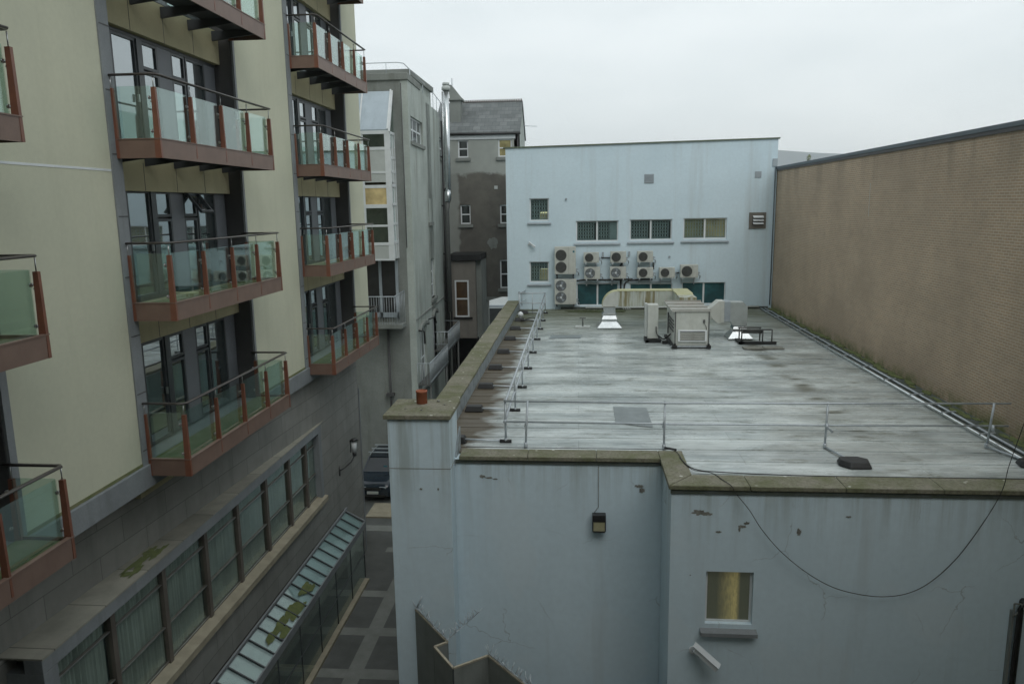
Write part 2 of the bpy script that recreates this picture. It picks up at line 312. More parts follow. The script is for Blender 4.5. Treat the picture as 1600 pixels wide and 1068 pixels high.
# ---------------------------------------------------------------- mesh building
class MB:
    def __init__(s): s.v = []; s.f = []; s.sm = []
    def quad(s, a, b, c, d): i = len(s.v); s.v += [a, b, c, d]; s.f.append((i, i+1, i+2, i+3)); s.sm.append(False); return s
    def poly(s, p): i = len(s.v); s.v += list(p); s.f.append(tuple(range(i, i+len(p)))); s.sm.append(False); return s
    def box(s, x0, x1, y0, y1, z0, z1):
        if x0 > x1: x0, x1 = x1, x0
        if y0 > y1: y0, y1 = y1, y0
        if z0 > z1: z0, z1 = z1, z0
        i = len(s.v); s.v += [(x0,y0,z0),(x1,y0,z0),(x1,y1,z0),(x0,y1,z0),(x0,y0,z1),(x1,y0,z1),(x1,y1,z1),(x0,y1,z1)]
        for f in ((0,3,2,1),(4,5,6,7),(0,1,5,4),(1,2,6,5),(2,3,7,6),(3,0,4,7)): s.f.append(tuple(i+k for k in f)); s.sm.append(False)
        return s
    def prism(s, pts, d):
        """extrude planar polygon pts by vector d"""
        n = len(pts); i = len(s.v); d = Vector(d)
        s.v += [tuple(p) for p in pts] + [tuple(Vector(p)+d) for p in pts]
        s.f.append(tuple(i+k for k in reversed(range(n)))); s.f.append(tuple(i+n+k for k in range(n))); s.sm += [False]*2
        for k in range(n): k2 = (k+1) % n; s.f.append((i+k, i+k2, i+n+k2, i+n+k)); s.sm.append(False)
        return s
    def tube(s, pts, r, seg=8, caps=True, ry=None):
        pts = [Vector(p) for p in pts]; n = len(pts); i = len(s.v)
        for k, p in enumerate(pts):
            t = (pts[min(k+1, n-1)]-pts[max(k-1, 0)]).normalized()
            a = t.cross(Vector((0, 0, 1)) if abs(t.z) < .9 else Vector((0, 1, 0))).normalized(); b = t.cross(a)
            rr = r[k] if isinstance(r, (list, tuple)) else r; r2 = ry or rr
            for q in range(seg): w = 2*pi*q/seg; s.v.append(tuple(p+a*cos(w)*rr+b*sin(w)*r2))
        for k in range(n-1):
            for q in range(seg): q2 = (q+1) % seg; s.f.append((i+k*seg+q, i+k*seg+q2, i+(k+1)*seg+q2, i+(k+1)*seg+q)); s.sm.append(True)
        if caps:
            s.f.append(tuple(i+q for q in reversed(range(seg)))); s.f.append(tuple(i+(n-1)*seg+q for q in range(seg))); s.sm += [False]*2
        return s
    def bar(s, a, b, w, h):
        """rectangular bar from a to b, w sideways (horizontal), h the other way"""
        a, b = Vector(a), Vector(b); t = (b-a).normalized()
        u = t.cross(Vector((0, 0, 1)) if abs(t.z) < .95 else Vector((0, 1, 0))).normalized(); v = t.cross(u)
        P = [a+u*w/2*i+v*h/2*j for i, j in ((-1,-1),(1,-1),(1,1),(-1,1))]
        return s.prism(P, b-a)
    def loft(s, rings, caps=True, smooth=True):
        n = len(rings[0]); i = len(s.v)
        for r in rings: s.v += [tuple(p) for p in r]
        for k in range(len(rings)-1):
            for q in range(n): q2 = (q+1) % n; s.f.append((i+k*n+q, i+k*n+q2, i+(k+1)*n+q2, i+(k+1)*n+q)); s.sm.append(smooth)
        if caps: s.f.append(tuple(i+q for q in reversed(range(n)))); s.f.append(tuple(i+(len(rings)-1)*n+q for q in range(n))); s.sm += [False]*2
        return s
    def build(s, name, mat, parent=None, bev=0.):
        off = Vector(parent['_o']) if parent is not None else Vector((0, 0, 0))
        me = bpy.data.meshes.new(name); me.from_pydata([tuple(Vector(v)-off) for v in s.v], [], s.f)
        me.polygons.foreach_set('use_smooth', s.sm)
        bm = bmesh.new(); bm.from_mesh(me)
        bmesh.ops.recalc_face_normals(bm, faces=bm.faces); bm.to_mesh(me); bm.free()
        me.materials.append(mat); o = bpy.data.objects.new(name, me); COL.objects.link(o)
        if parent is not None: o.parent = parent
        o['_o'] = tuple(off)
        if bev:
            md = o.modifiers.new('bevel', 'BEVEL'); md.width = bev; md.segments = 2; md.limit_method = 'ANGLE'
        return o
def split(m, name, mat, par, sub=None):
    # one object per loose piece of m (pieces that share no vertex)
    seen = list(range(len(m.v)))
    def find(a):
        while seen[a] != a: seen[a] = seen[seen[a]]; a = seen[a]
        return a
    for f in m.f:
        for k in f[1:]: seen[find(f[0])] = find(k)
    out = {}
    for i, f in enumerate(m.f): out.setdefault(find(f[0]), []).append(i)
    res = []
    for fs in out.values():
        q = MB(); mp = {}
        for i in fs:
            for k in m.f[i]:
                if k not in mp: mp[k] = len(q.v); q.v.append(m.v[k])
            q.f.append(tuple(mp[k] for k in m.f[i])); q.sm.append(m.sm[i])
        o = q.build(name, mat, par)
        if sub is not None: o.parent = sub
        res.append(o)
    return res
def disc(cx, cy, cz, r, ax='y', n=20, th=.02):
    m = MB(); d = {'y': (0, th, 0), 'x': (th, 0, 0), 'z': (0, 0, th)}[ax]
    P = []
    for k in range(n):
        a = 2*pi*k/n; u, v = cos(a)*r, sin(a)*r
        P.append({'y': (cx+u, cy, cz+v), 'x': (cx, cy+u, cz+v), 'z': (cx+u, cy+v, cz)}[ax])
    return m.prism(P, d)
def thing(name, label, cat, loc=(0, 0, 0), group=None):
    o = bpy.data.objects.new(name, None); COL.objects.link(o); o.location = loc; o.empty_display_size = .3
    o['_o'] = tuple(loc); o['label'] = label; o['category'] = cat
    if group: o['group'] = group
    return o
def tag(o, label, cat, group=None):
    o['label'] = label; o['category'] = cat
    if group: o['group'] = group
    return o
def struct(o): o['kind'] = 'structure'; return o
def clone(o, parent=None, loc=None):
    c = o.copy(); COL.objects.link(c)
    if parent is not None: c.parent = parent
    if loc is not None: c.location = loc
    for ch in list(o.children): clone(ch, c)
    return c

# ================================================================ SETTING
G = -13.8
g = MB(); g.quad((-3500, -400, G), (3500, -400, G), (3500, 3500, G), (-3500, 3500, G)); struct(g.build('ground', asphalt))
hm = MB(); NX = 60                                   # the line of hills beyond the roofs
hx = lambda i: -3000+i*110
hz = lambda x: max(0, 150 + 26*sin(x*.0021+1.1) + 9*sin(x*.007) - max(0, (x-560))*.05)
rings = []
for i in range(NX): rings.append((hx(i), hz(hx(i))))
for i in range(NX-1):
    (x0, z0), (x1, z1) = rings[i], rings[i+1]
    hm.quad((x0, 1750, G), (x1, 1750, G), (x1, 2500, z1), (x0, 2500, z0)); hm.quad((x0, 2500, z0), (x1, 2500, z1), (x1, 3300, G), (x0, 3300, G))
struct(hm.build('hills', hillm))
# paving bands in the alley, thin sheets just above the asphalt
pb = MB()
def sheet(m, x0, x1, y0, y1, z): m.quad((x0, y0, z), (x1, y0, z), (x1, y1, z), (x0, y1, z))
sheet(pb, -6.98, -6.5, 8, 33, G+.004)
for y in (8.4, 11.3, 14.2, 17.2, 20.2, 22.5, 25.0, 28.6): sheet(pb, -6.5, -4.6, y, y+.5, G+.008); sheet(pb, -7.85, -6.98, y, y+.45, G+.008)
sheet(pb, -9.4, -4.5, 30.6, 31.2, G+.008)
struct(pb.build('pavement', paveband))
kb = MB(); kb.box(-8.02, -7.84, 8, 26.2, G+.002, G+.10); kb.box(-9.4, -8.0, 20.45, 20.62, G+.002, G+.12)
kb.box(-9.6, -4.4, 32.0, 33.6, G+.002, G+.07)
struct(kb.build('kerb', tanstone))

# ================================================================ HOTEL
F = -8.65
hotel = thing('hotel_building', 'cream and grey hotel block with brown glass-fronted balconies along the alley', 'building', (-12, 20, G))
TOP = 12.2
lev = [7.25, 4.15, .98, -2.1, -5.25]                 # undersides of the balconies
rec = [(5.0, 10.45), (14.2, 19.45), (23.4, 28.75)]
w = MB()
for a, b in ((-2, 5.0), (10.6, 13.87), (19.55, 23.1), (28.86, 30.8)): w.box(-9.5, F, a, b, -5.0, TOP)
w.box(-16, -9.5, 30.3, 30.8, G, TOP); w.box(-16, -9.5, -2, -1.5, G, TOP); w.box(-16, -15.5, -1.5, 30.3, G, TOP)
w.build('wall', cream, hotel)
rp = MB(); rp.box(-15.5, -9.5, -1.5, 30.3, TOP-.4, TOP-.1); rp.build('roof', felt, hotel)
st = MB()
for a, b in ((10.45, 10.6), (13.87, 14.2), (19.45, 19.55), (23.1, 23.4), (28.75, 28.86)): st.box(-9.5, F+.03, a, b, -5.0, TOP)
split(st, 'stone_pilaster', stonetrim, hotel)
jt = MB()
for a, b in ((13.9, 14.2), (23.13, 23.4)):
    for k in range(14): z = -4.7+k*1.15; jt.box(F+.028, F+.036, a, b, z, z+.02)
jt.build('pilaster_joint', charcoal, hotel)
ag = MB()
for a, b in ((-2, 5.0), (10.6, 13.87), (19.55, 23.1), (28.86, 30.8)): ag.box(F, F+.012, a, b, -4.998, -4.94)
split(ag, 'algae_line', mossdeck, hotel)
cj = MB()
cj.box(F-.01, F+.006, 10.62, 13.86, .74, .78); cj.build('pale_render_joint', whiteupvc, hotel)
bd = MB(); bd.box(-9.3, F+.07, -2, 30.84, -5.47, -5.0); bd.build('stone_band', stonetrim, hotel, .015)
# recessed panels, reveals
rv = MB(); lp = MB()
for a, b in rec:
    rv.box(-9.52, -9.2, a, b, -5.0, TOP)
    rv.box(-9.2, F-.02, a, a+.012, -5.0, TOP); rv.box(-9.2, F-.02, b-.02, b, -5.0, TOP)
    for z in lev:
        lp.box(-9.2, -8.97, a+.02, b-.03, z-.57, z+.22)
rv.build('recess_wall', charcoal, hotel); split(lp, 'lintel_panel', cream_d, hotel)
lj = MB()
for a, b in rec:
    for z in lev:
        for k in (1, 2, 3): lj.box(-8.97, -8.966, a+b*0+1.3*k, a+1.3*k+.015, z-.565, z)
split(lj, 'panel_joint', charcoal, hotel)
# window wall of one apartment
def apt_window():
    sc = lambda v: (v+14.2)*.9754-14.2
    f = MB(); x0, x1 = -.07, .0
    H = 2.22
    def fr(ya, yb, za, zb, t=.06, m=None):
        m = m or f
        m.box(x0, x1, ya, ya+t, za, zb); m.box(x0, x1, yb-t, yb, za, zb); m.box(x0, x1, ya+t, yb-t, za, za+t); m.box(x0, x1, ya+t, yb-t, zb-t, zb)
    f.box(-.07, .02, .05, 5.2, H, H+.06)
    holes = [(.62, 1.12, 0, 1.55), (.62, 1.12, 1.6, H), (1.2, 2.1, 0, H), (2.3, 2.95, 0, 1.62), (2.3, 2.95, 1.66, H), (3.53, 4.15, 0, 1.62), (3.53, 4.15, 1.66, H), (4.2, 5.12, 0, H)]
    holes = [(sc(a), sc(b), c_, d_) for a, b, c_, d_ in holes]
    for h in holes: fr(*h)
    f.box(-.05, .03, sc(2.1), sc(2.3), 0, H)
    ob = f.build('window', darkframe); ob.location = (0, 0, 0)
    p = MB()
    panes = []
    for h in holes:
        q = MB(); q.box(-.05, -.035, h[0]+.05, h[1]-.05, h[2]+.05, h[3]-.05); panes.append(q)
    for q in panes: c = q.build('pane', aptglass, None); c.parent = ob
    gp = MB(); gp.box(-.05, .0, sc(2.955), sc(3.525), 0, H); gp.box(-.05, .0, .03, sc(.61), 0, H); gp.box(-.05, -.0, sc(5.13), 5.21, 0, H); split(gp, 'infill_panel', greypanel, None, ob)
    hn = MB(); hn.box(.0, .04, 1.6, 1.63, .95, 1.1); c = hn.build('door_handle', steel); c.parent = ob
    return ob
aw = apt_window()
off = Vector(hotel['_o'])
first = True
for (a, b) in rec:
    for z in lev[:]:
        loc = Vector((-9.12, a, z+.31))-off
        if first: aw.parent = hotel; aw.location = loc; first = False
        else: clone(aw, hotel, loc)
# the one sash that stands open
sa = MB()
oy, oz = 14.2+3.11, -2.1+.31+2.20; an = R(38)
def sp(y, d): return (-9.10+sin(an)*d, y, oz-cos(an)*d)
for (ya, yb, da, db) in ((0, .06, 0, .6), (.52, .58, 0, .6), (.06, .52, 0, .06), (.06, .52, .54, .6)):
    sa.prism([sp(oy+ya, da), sp(oy+yb, da), sp(oy+yb, db), sp(oy+ya, db)], (.05, 0, .03))
sash = sa.build('open_sash', darkframe, hotel)
sg = MB(); sg.prism([sp(oy+.06, .06), sp(oy+.52, .06), sp(oy+.52, .54), sp(oy+.06, .54)], (.012, 0, .008)); c = sg.build('pane', aptglass, hotel); c.parent = sash

# balcony
def balcony():
    Ln = 5.4; D = .9
    f = MB()
    f.box(0, D-.012, .03, Ln-.03, .17, .25)
    deck = f.build('balcony', soffit)
    fa = MB(); fa.box(.0, D, 0, .03, 0, .34); fa.box(0, D, Ln-.03, Ln, 0, .34); fa.box(D-.03, D, .03, Ln-.03, 0, .34)
    fa.box(D-.07, D+.012, -.012, Ln+.012, .34, .36); fa.box(0, D-.07, -.012, .05, .34, .36)
    c = fa.build('fascia', brownmetal); c.parent = deck
    md = MB(); md.box(0, D-.032, .032, Ln-.032, .252, .285); c = md.build('mossy_floor', mossdeck); c.parent = deck
    js = MB()
    for k in range(5):
        y = .35+k*1.17; js.prism([(-.32, y, .168), (D-.06, y, .168), (D-.06, y, .07), (-.32, y, -.06)], (0, .07, 0))
    js.box(-.3, D-.04, .04, .11, .02, .168)
    split(js, 'joist', soffit, None, deck)
    ys = [0.0, 1.36, 2.7, 4.04, Ln-.05]
    spots = [(D-.06, y) for y in ys]+[(.02, 0), (.02, Ln-.05)]
    for i, (x, y) in enumerate(spots):
        p = MB()
        if i in (0, 4, 5, 6): p.prism([(x-.055, y-.008, .0), (x+.07, y-.008, .0), (x+.05, y-.008, 1.27), (x-.03, y-.008, 1.27)], (0, .06, 0))
        else: p.prism([(x-.05, y, .06), (x+.066, y, .06), (x+.045, y, 1.27), (x-.025, y, 1.27)], (0, .045, 0))
        c = p.build('post', brownpost); c.parent = deck
        r = MB(); r.tube([(x+.01, y+.022, 1.26), (x+.01, y+.022, 1.47)], .011, 6); c = r.build('rail_pin', steel); c.parent = deck
        for zz in (.48, 1.08):
            r = MB()
            r.tube([(x-.06, y-.02, zz), (x-.06, y+.07, zz)], .02, 8); r.tube([(x-.07, y-.03, zz), (x-.05, y-.03, zz)], .032, 8)
            r.tube([(x-.06, y+.04, zz-.06), (x-.06, y+.09, zz-.06)], .024, 8)
            c = r.build('glass_clamp', steel); c.parent = deck
    for i in range(4):
        q = MB(); q.box(D-.115, D-.103, ys[i]+.09, ys[i+1]-.04, .36, 1.30); c = q.build('glass_panel', balglass); c.parent = deck
    for y in (.055, Ln-.075):
        q = MB(); q.box(.07, D-.14, y, y+.012, .36, 1.30); c = q.build('glass_panel', balglass); c.parent = deck
    h = MB(); e = .03
    h.tube([(-.05, .0, 1.5), (D-.05, .0, 1.5), (D+.0, .05, 1.5), (D+.0, Ln-.1, 1.5), (D-.05, Ln-.05, 1.5), (-.05, Ln-.05, 1.5)], .042, 10, True, .024)
    c = h.build('handrail', darkrail); c.parent = deck
    return deck
bal = balcony(); first = True
for i, (ya) in enumerate((5.05, 14.05, 23.38)):
    for z in lev:
        if (i == 0 and z > 2) or (i == 1 and z > 6): continue
        loc = Vector((F, ya, z))-off
        if first: bal.parent = hotel; bal.location = loc; first = False
        else: clone(bal, hotel, loc)

# lower facade: set-back stone wall, the street face with its long window band, ledge
lw = MB()
lw.prism([(-9.76, 5, -7.15), (-9.46, 10.85, -7.15), (-8.7, 24.8, -7.15), (-8.7, 28.8, -7.15), (-9.9, 28.8, -7.15), (-9.9, 5, -7.15)], (0, 0, 1.68))
Y0, Y1 = 10.85, 28.8
lw.box(-9.1, -8.7, 24.1, Y1, -11.0, -7.152)         # plain face beyond the windows
lw.box(-9.3, -8.7, Y0, 24.1, -11.0, -9.86)           # under the windows
lw.box(-9.3, -9.1, 24.1, Y1, G, -7.152); lw.box(-9.1, -8.7, 26.3, Y1, G, -11.0)
lw.box(-9.7, -9.32, -2, Y0, G, -7.15)
lw.build('stone_wall', cladding, hotel)
lg = MB(); lg.prism([(-9.5, 10.6, -7.146), (-8.66, 10.6, -7.146), (-8.66, 24.2, -7.146), (-8.72, 24.8, -7.146), (-9.46, 10.85, -7.146)], (0, 0, .03)); lg.build('ledge_top', ledge_m, hotel)
lf = MB(); lf.box(-9.0, -8.672, 10.6, 24.3, -7.40, -7.15); lf.box(-9.45, -8.672, 10.6, 10.95, -11, -7.40); lf.box(-9.0, -8.69, 24.05, 24.3, -9.8, -7.4)
lf.build('window_surround', stonetrim, hotel, .01)
sl = MB(); sl.prism([(-9.0, 10.95, -9.62), (-8.58, 10.95, -9.70), (-8.58, 10.95, -9.86), (-9.0, 10.95, -9.86)], (0, 13.4, 0)); sl.build('window_sill', tanstone, hotel)
mp_ = mosspatch
mo = MB()
def blob(m, cx, cy, z, rx, ry, ax='z', n=18, th=.006, j=.35):
    P = []
    for k in range(n):
        a = 2*pi*k/n; q = 1+random.uniform(-j, j)
        u, v = cos(a)*rx*q, sin(a)*ry*q
        P.append((cx+u, cy+v, z) if ax == 'z' else (cx+u, z, cy+v))
    m.prism(P, (0, 0, th) if ax == 'z' else (0, -th, 0))
[blob(mo, -8.98+random.uniform(-.13, .13), 13.9+random.uniform(-.6, .8), -7.115+q*.0011, random.uniform(.03, .09), random.uniform(.1, .3), th=.0005) for q in range(16)]
split(mo, 'moss_patch', mosspatch, hotel)
mull = [10.95, 12.67, 14.49, 16.36, 18.1, 19.95, 21.7, 23.15, 24.05]
for i in range(len(mull)-1):
    a, b = mull[i]+.07, mull[i+1]-.07 if i < len(mull)-2 else mull[i+1]
    fm = MB(); x0, x1 = -8.93, -8.84
    fm.box(x0-.03, x1+.03, mull[i]-.07, mull[i]+.07, -9.66, -7.40)
    for z in (-7.83, -8.82): fm.box(x0, x1-.02, a, b, z-.018, z+.018)
    fm.box(x0, x1-.02, a, b, -9.66, -9.60); fm.box(x0, x1-.02, a, b, -7.45, -7.40)
    wo = fm.build('band_window', bronze, hotel)
    ln = MB()
    for z in (-7.83, -8.82): ln.box(x1-.02, x1-.008, a, b, z-.012, z+.012)
    ln.box(x1-.02, x1-.008, a, b, -9.612, -9.592); split(ln, 'steel_bead', steel, hotel, wo)
    q = MB(); q.box(-8.895, -8.885, a, b, -9.60, -7.45); c = q.build('pane', clearglass, hotel); c.parent = wo
    cu = MB(); n = 70; pts = []
    ph = random.random()*6
    for k in range(n+1):
        y = a+(b-a)*k/n; pts.append((-8.97+.028*sin(k*.95+ph)+.02*sin(k*.33+ph*2)+.012*sin(k*2.1), y))
    for k in range(n): cu.quad((pts[k][0], pts[k][1], -9.62), (pts[k+1][0], pts[k+1][1], -9.62), (pts[k+1][0], pts[k+1][1], -7.42), (pts[k][0], pts[k][1], -7.42)); 
    c = cu.build('curtain', curtain, hotel); c.parent = wo
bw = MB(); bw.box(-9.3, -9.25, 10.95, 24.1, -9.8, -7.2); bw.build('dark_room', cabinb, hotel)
# white corner trim
ct = MB(); ct.box(-8.72, -8.66, 28.8, 28.86, G, -7.0); ct.build('corner_trim', stonetrim, hotel)
# canopy over the shopfront
cn = MB(); cy0, cy1 = 8.0, 26.3
cn.prism([(-8.7, cy0, -11.10), (-7.97, cy0, -11.52), (-7.97, cy0, -11.56), (-8.7, cy0, -11.14)], (0, cy1-cy0, 0)); cano = cn.build('canopy', clearglass, hotel)
cno = MB(); cno.prism([(-8.7, cy0, -11.15), (-7.98, cy0, -11.57), (-7.98, cy0, -11.62), (-8.7, cy0, -11.62)], (0, cy1-cy0, 0)); c = cno.build('canopy_board', ventgrey, hotel); c.parent = cano
cb_ = MB()
k = cy0
while k < cy1+.1:
    cb_.bar((-8.69, k, -11.10), (-7.96, k, -11.515), .035, .05); k += .61
split(cb_, 'glazing_bar', darkframe, hotel, cano)
ce = MB(); ce.box(-7.975, -7.93, cy0, cy1+.04, -11.72, -11.49); ce.box(-8.70, -8.64, cy0, cy1+.25, -11.12, -11.04); ce.bar((-8.7, cy1+.03, -11.09), (-7.94, cy1+.03, -11.5), .05, .06)
c = ce.build('canopy_edge', stonetrim, hotel); c.parent = cano
cm_ = MB(); 
for (x, y, rx, ry) in [(-8.18+random.uniform(-.13, .13), 19.8+random.uniform(-1.6, 1.7), random.uniform(.04, .1), random.uniform(.15, .42)) for q in range(22)]:
    mz = globals().get('mz', 0)+.0011
    P = []
    for q in range(16):
        a = 2*pi*q/16; j = random.uniform(.75, 1.2); xx = x+cos(a)*rx*j; P.append((xx, y+sin(a)*ry*j, -11.10-(xx+8.7)*.5753+.004+mz))
    cm_.prism(P, (0, 0, .0005))
split(cm_, 'moss_patch', mosspatch, hotel, cano)
sh = MB(); sh.box(-9.3, -9.2, 8, 26.3, G, -11.0); sh.build('shopfront', shopdark, hotel)
for k in range(6):
    y = 16.4+k*1.65; q = MB(); q.box(-8.03, -8.015, y+.03, y+1.62, G+.13, G+2.05); c = q.build('glass_screen', clearglass, hotel)
    q = MB(); q.tube([(-8.02, y+1.65, G+.1), (-8.02, y+1.65, G+2.2)], .02, 6); q.bar((-8.02, y, G+1.02), (-8.02, y+1.65, G+1.02), .03, .03); q.build('screen_post', darkframe, hotel)

# wall lantern on the stone face
lan = thing('wall_lantern', 'black swan-neck wall lantern with a pale glass on the grey stone corner', 'lamp', (-8.7, 26.0, -9.5))
m = MB(); m.tube([(-8.69, 26.0, -9.42), (-8.55, 26.15, -9.36), (-8.35, 26.35, -9.2), (-8.25, 26.5, -9.0)], .025, 8); m.tube([(-8.69, 26.0, -9.6), (-8.69, 26.0, -9.25)], .03, 8); m.build('arm', cabinb, lan)
m = MB(); m.tube([(-8.25, 26.5, -9.0), (-8.25, 26.5, -8.85)], .08, 10); m.tube([(-8.25, 26.5, -8.42), (-8.25, 26.5, -8.34)], [.17, .07], 10); m.tube([(-8.37, 26.45, -8.86), (-8.37, 26.45, -8.4)], .02, 6); m.build('lantern_cap', cabinb, lan)
m = MB(); m.tube([(-8.25, 26.5, -8.85), (-8.25, 26.5, -8.42)], [.08, .11], 12); m.build('lantern_glass', whiteupvc, lan)

# ================================================================ LOW BUILDING with the flat roof
Z0 = -5.8
low = thing('flat_roofed_building', 'pale blue low building with a streaked metal flat roof and mossy stone coping', 'building', (0, 0, G))
wl = MB()
wl.box(-3.9, -3.4, 17.5, 43, G, -5.4)                # left wall
wl.box(-3.35, 1.97, 17.0, 17.4, G, Z0-.02)           # front wall, left half
wl.box(1.92, 2.3, 15.3, 17.0, G, Z0-.02)             # return
wl.box(2.3, 2.68, 15.3, 15.7, G, Z0-.02); wl.box(3.66, 10.62, 15.3, 15.7, G, Z0-.02); wl.box(2.68, 3.66, 15.3, 15.7, G, -8.83); wl.box(2.68, 3.66, 15.3, 15.7, -7.64, Z0-.02)            # front wall, right half
wall_o = wl.build('wall', frontwall, low)
pr = MB(); pr.box(-4.32, -2.9, 16.42, 17.5, G, -4.7); pr.build('chimney_pier', frontwall, low, .01)
pj = MB(); pj.box(-4.324, -2.896, 16.416, 17.4, -5.875, -5.86); pj.build('pier_joint', chip, low)
pt = MB(); pt.box(-4.40, -2.86, 16.35, 17.85, -4.70, -4.60); pc = pt.build('pier_cap', cap_m, low, .012)
ch = MB(); n = 20
rr = [[(-3.72+cos(2*pi*k/n)*r, 17.45+sin(2*pi*k/n)*r, z) for k in range(n)] for z, r in ((-4.60, .125), (-4.595, .13), (-4.33, .13), (-4.325, .14), (-4.29, .14), (-4.285, .11), (-4.45, .105))]
ch.loft(rr, caps=False); ch.build('chimney_pot', terra, low)
rd = MB()                                            # roof sheets, each lapping a little over the next
y = 15.72; k_ = 0
while y < 42.98:
    h = .42; x0 = -3.38 if y > 17.35 else 2.25
    z0, z1 = Z0, Z0+(.013 if k_ % 2 else .003); k_ += 1
    rd.quad((x0, y, z1), (10.0, y, z1), (10.0, y+h, z0), (x0, y+h, z0)); rd.quad((x0, y, z0), (10.0, y, z0), (10.0, y, z1), (x0, y, z1)); y += h
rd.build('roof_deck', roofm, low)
rb = MB(); rb.box(-3.39, 2.28, 17.42, 43.0, Z0-.3, Z0-.02); rb.box(2.28, 10.6, 15.72, 43.0, Z0-.3, Z0-.02); rb.build('roof_slab', felt, low)
lc = MB(); y = 17.86
while y < 42.9:
    e = min(y+1.15, 42.96); lc.box(-4.0+random.uniform(-.01, .01), -3.33+random.uniform(-.01, .01), y+.006, e-.006, -5.39, -5.30+random.uniform(-.006, .006)); y += 1.15
lc.build('left_coping', cap_m, low, .012)
us = MB(); us.prism([(-3.405, 17.52, Z0+.005), (-3.33, 17.52, Z0+.005), (-3.345, 17.52, -5.395), (-3.405, 17.52, -5.395)], (0, 25.4, 0)); us.build('upstand_flashing', lead, low)
fc = MB(); x = -2.78
while x < 1.85:
    e = min(x+1.6, 1.86); fc.box(x, e-.008, 16.93, 17.52, -5.83, -5.73+random.uniform(-.003, .003)); x += 1.6
fc.prism([(1.86, 17.52, -5.83), (2.42, 17.52, -5.83), (2.42, 15.93, -5.83), (1.86, 15.24, -5.83), (1.86, 16.93, -5.83)], (0, 0, .102))
x = 2.43; fc.prism([(1.875, 15.24, -5.83), (2.426, 15.92, -5.83), (3.5, 15.92, -5.83), (3.5, 15.24, -5.83)], (0, 0, .099)); x = 3.51
while x < 10.5:
    e = min(x+1.9, 10.6); fc.box(x, e-.01, 15.24, 15.92, -5.83, -5.73+random.uniform(-.003, .003)); x += 1.9
fc.build('front_coping', cap_m, low, .015)
dr = MB(); dr.box(-2.88, 1.9, 16.97, 17.0, -5.92, -5.832); dr.box(1.9, 10.6, 15.27, 15.3, -5.92, -5.832); dr.build('drip_shadow_strip', felt, low)  # drip strip darkened to paint in the shadow under the coping
fl = MB(); fl.prism([(-2.895, 16.95, -5.95), (-2.895, 17.75, -5.95), (-2.895, 17.75, -5.25), (-2.895, 17.45, -5.45)], (.035, 0, 0)); fl.build('lead_flashing', lead, low)
gt = MB(); gt.box(10.0, 10.6, 15.95, 42.95, Z0-.01, Z0+.03); gt.build('gutter_strip', felt, low)
gp = MB(); gp.tube([(9.86, 16.2, Z0+.055), (9.86, 28, Z0+.055), (9.92, 42.5, Z0+.055)], .05, 8); gp.build('gutter_lip', zinc, low)
g2 = MB(); g2.tube([(10.08, 16.2, Z0+.08), (10.14, 42.5, Z0+.08)], .035, 8)
for k in range(13): y = 17+k*2; g2.bar((9.8, y, Z0+.1), (10.2, y+.05, Z0+.12), .05, .03)
g2.build('gutter_pipe', galv, low)
gm = MB()
for k in range(60):
    blob(gm, 10.45+random.uniform(-.08, .1), 16.2+k*.44+random.uniform(-.2, .2), Z0+.03, random.uniform(.06, .13), random.uniform(.15, .4), th=.01+k*.0007)
split(gm, 'moss_clump', mosspatch, low)
mb2 = MB()
for k in range(26): blob(mb2, -.6+k*.12+random.uniform(-.1, .1), 42.0+random.uniform(-.45, .45), Z0+.012, random.uniform(.15, .4), random.uniform(.12, .3), th=.01+k*.0012)
mb2.build('back_moss', pm('deep_green_moss', (.07, .085, .035), (.045, .06, .025), 5, .95, .5, 60), low)
ps = MB(); ps.quad((1.0, 20.0, Z0+.022), (1.95, 19.6, Z0+.022), (1.95, 21.6, Z0+.022), (1.0, 21.7, Z0+.022)); ps.quad((-1.3, 33.2, Z0+.022), (.1, 33.3, Z0+.022), (.15, 34.1, Z0+.022), (-1.2, 34.0, Z0+.022))
split(ps, 'roof_patch', pm('repair_felt', (.24, .275, .285), (.18, .21, .215), 3, .5), low)
# bathroom window in the front wall
fw_ = MB(); a, b, z0, z1 = 2.68, 3.66, -8.83, -7.64; yf = 15.33
fr = MB(); fr.box(a, a+.05, 15.40, 15.44, z0, z1); fr.box(b-.05, b, 15.40, 15.44, z0, z1); fr.box(a+.05, b-.05, 15.40, 15.44, z0, z0+.05); fr.box(a+.05, b-.05, 15.40, 15.44, z1-.05, z1)
fo = fr.build('bathroom_window', whiteupvc, low)
q = MB(); q.box(a+.05, b-.05, 15.415, 15.425, z0+.05, z1-.05); q_o = q.build('pane', bathglass); q_o.data.transform(Matrix.Translation((-a, 0, 0))); q_o.location = Vector((a, 0, 0))-Vector(low['_o']); q_o.parent = fo
q = MB(); q.prism([(a-.1, 15.15, z0-.14), (a-.1, 15.298, z0-.1), (a-.1, 15.298, z0-.22), (a-.1, 15.15, z0-.22)], (b-a+.2, 0, 0)); c = q.build('sill', stonetrim, low); c.parent = fo
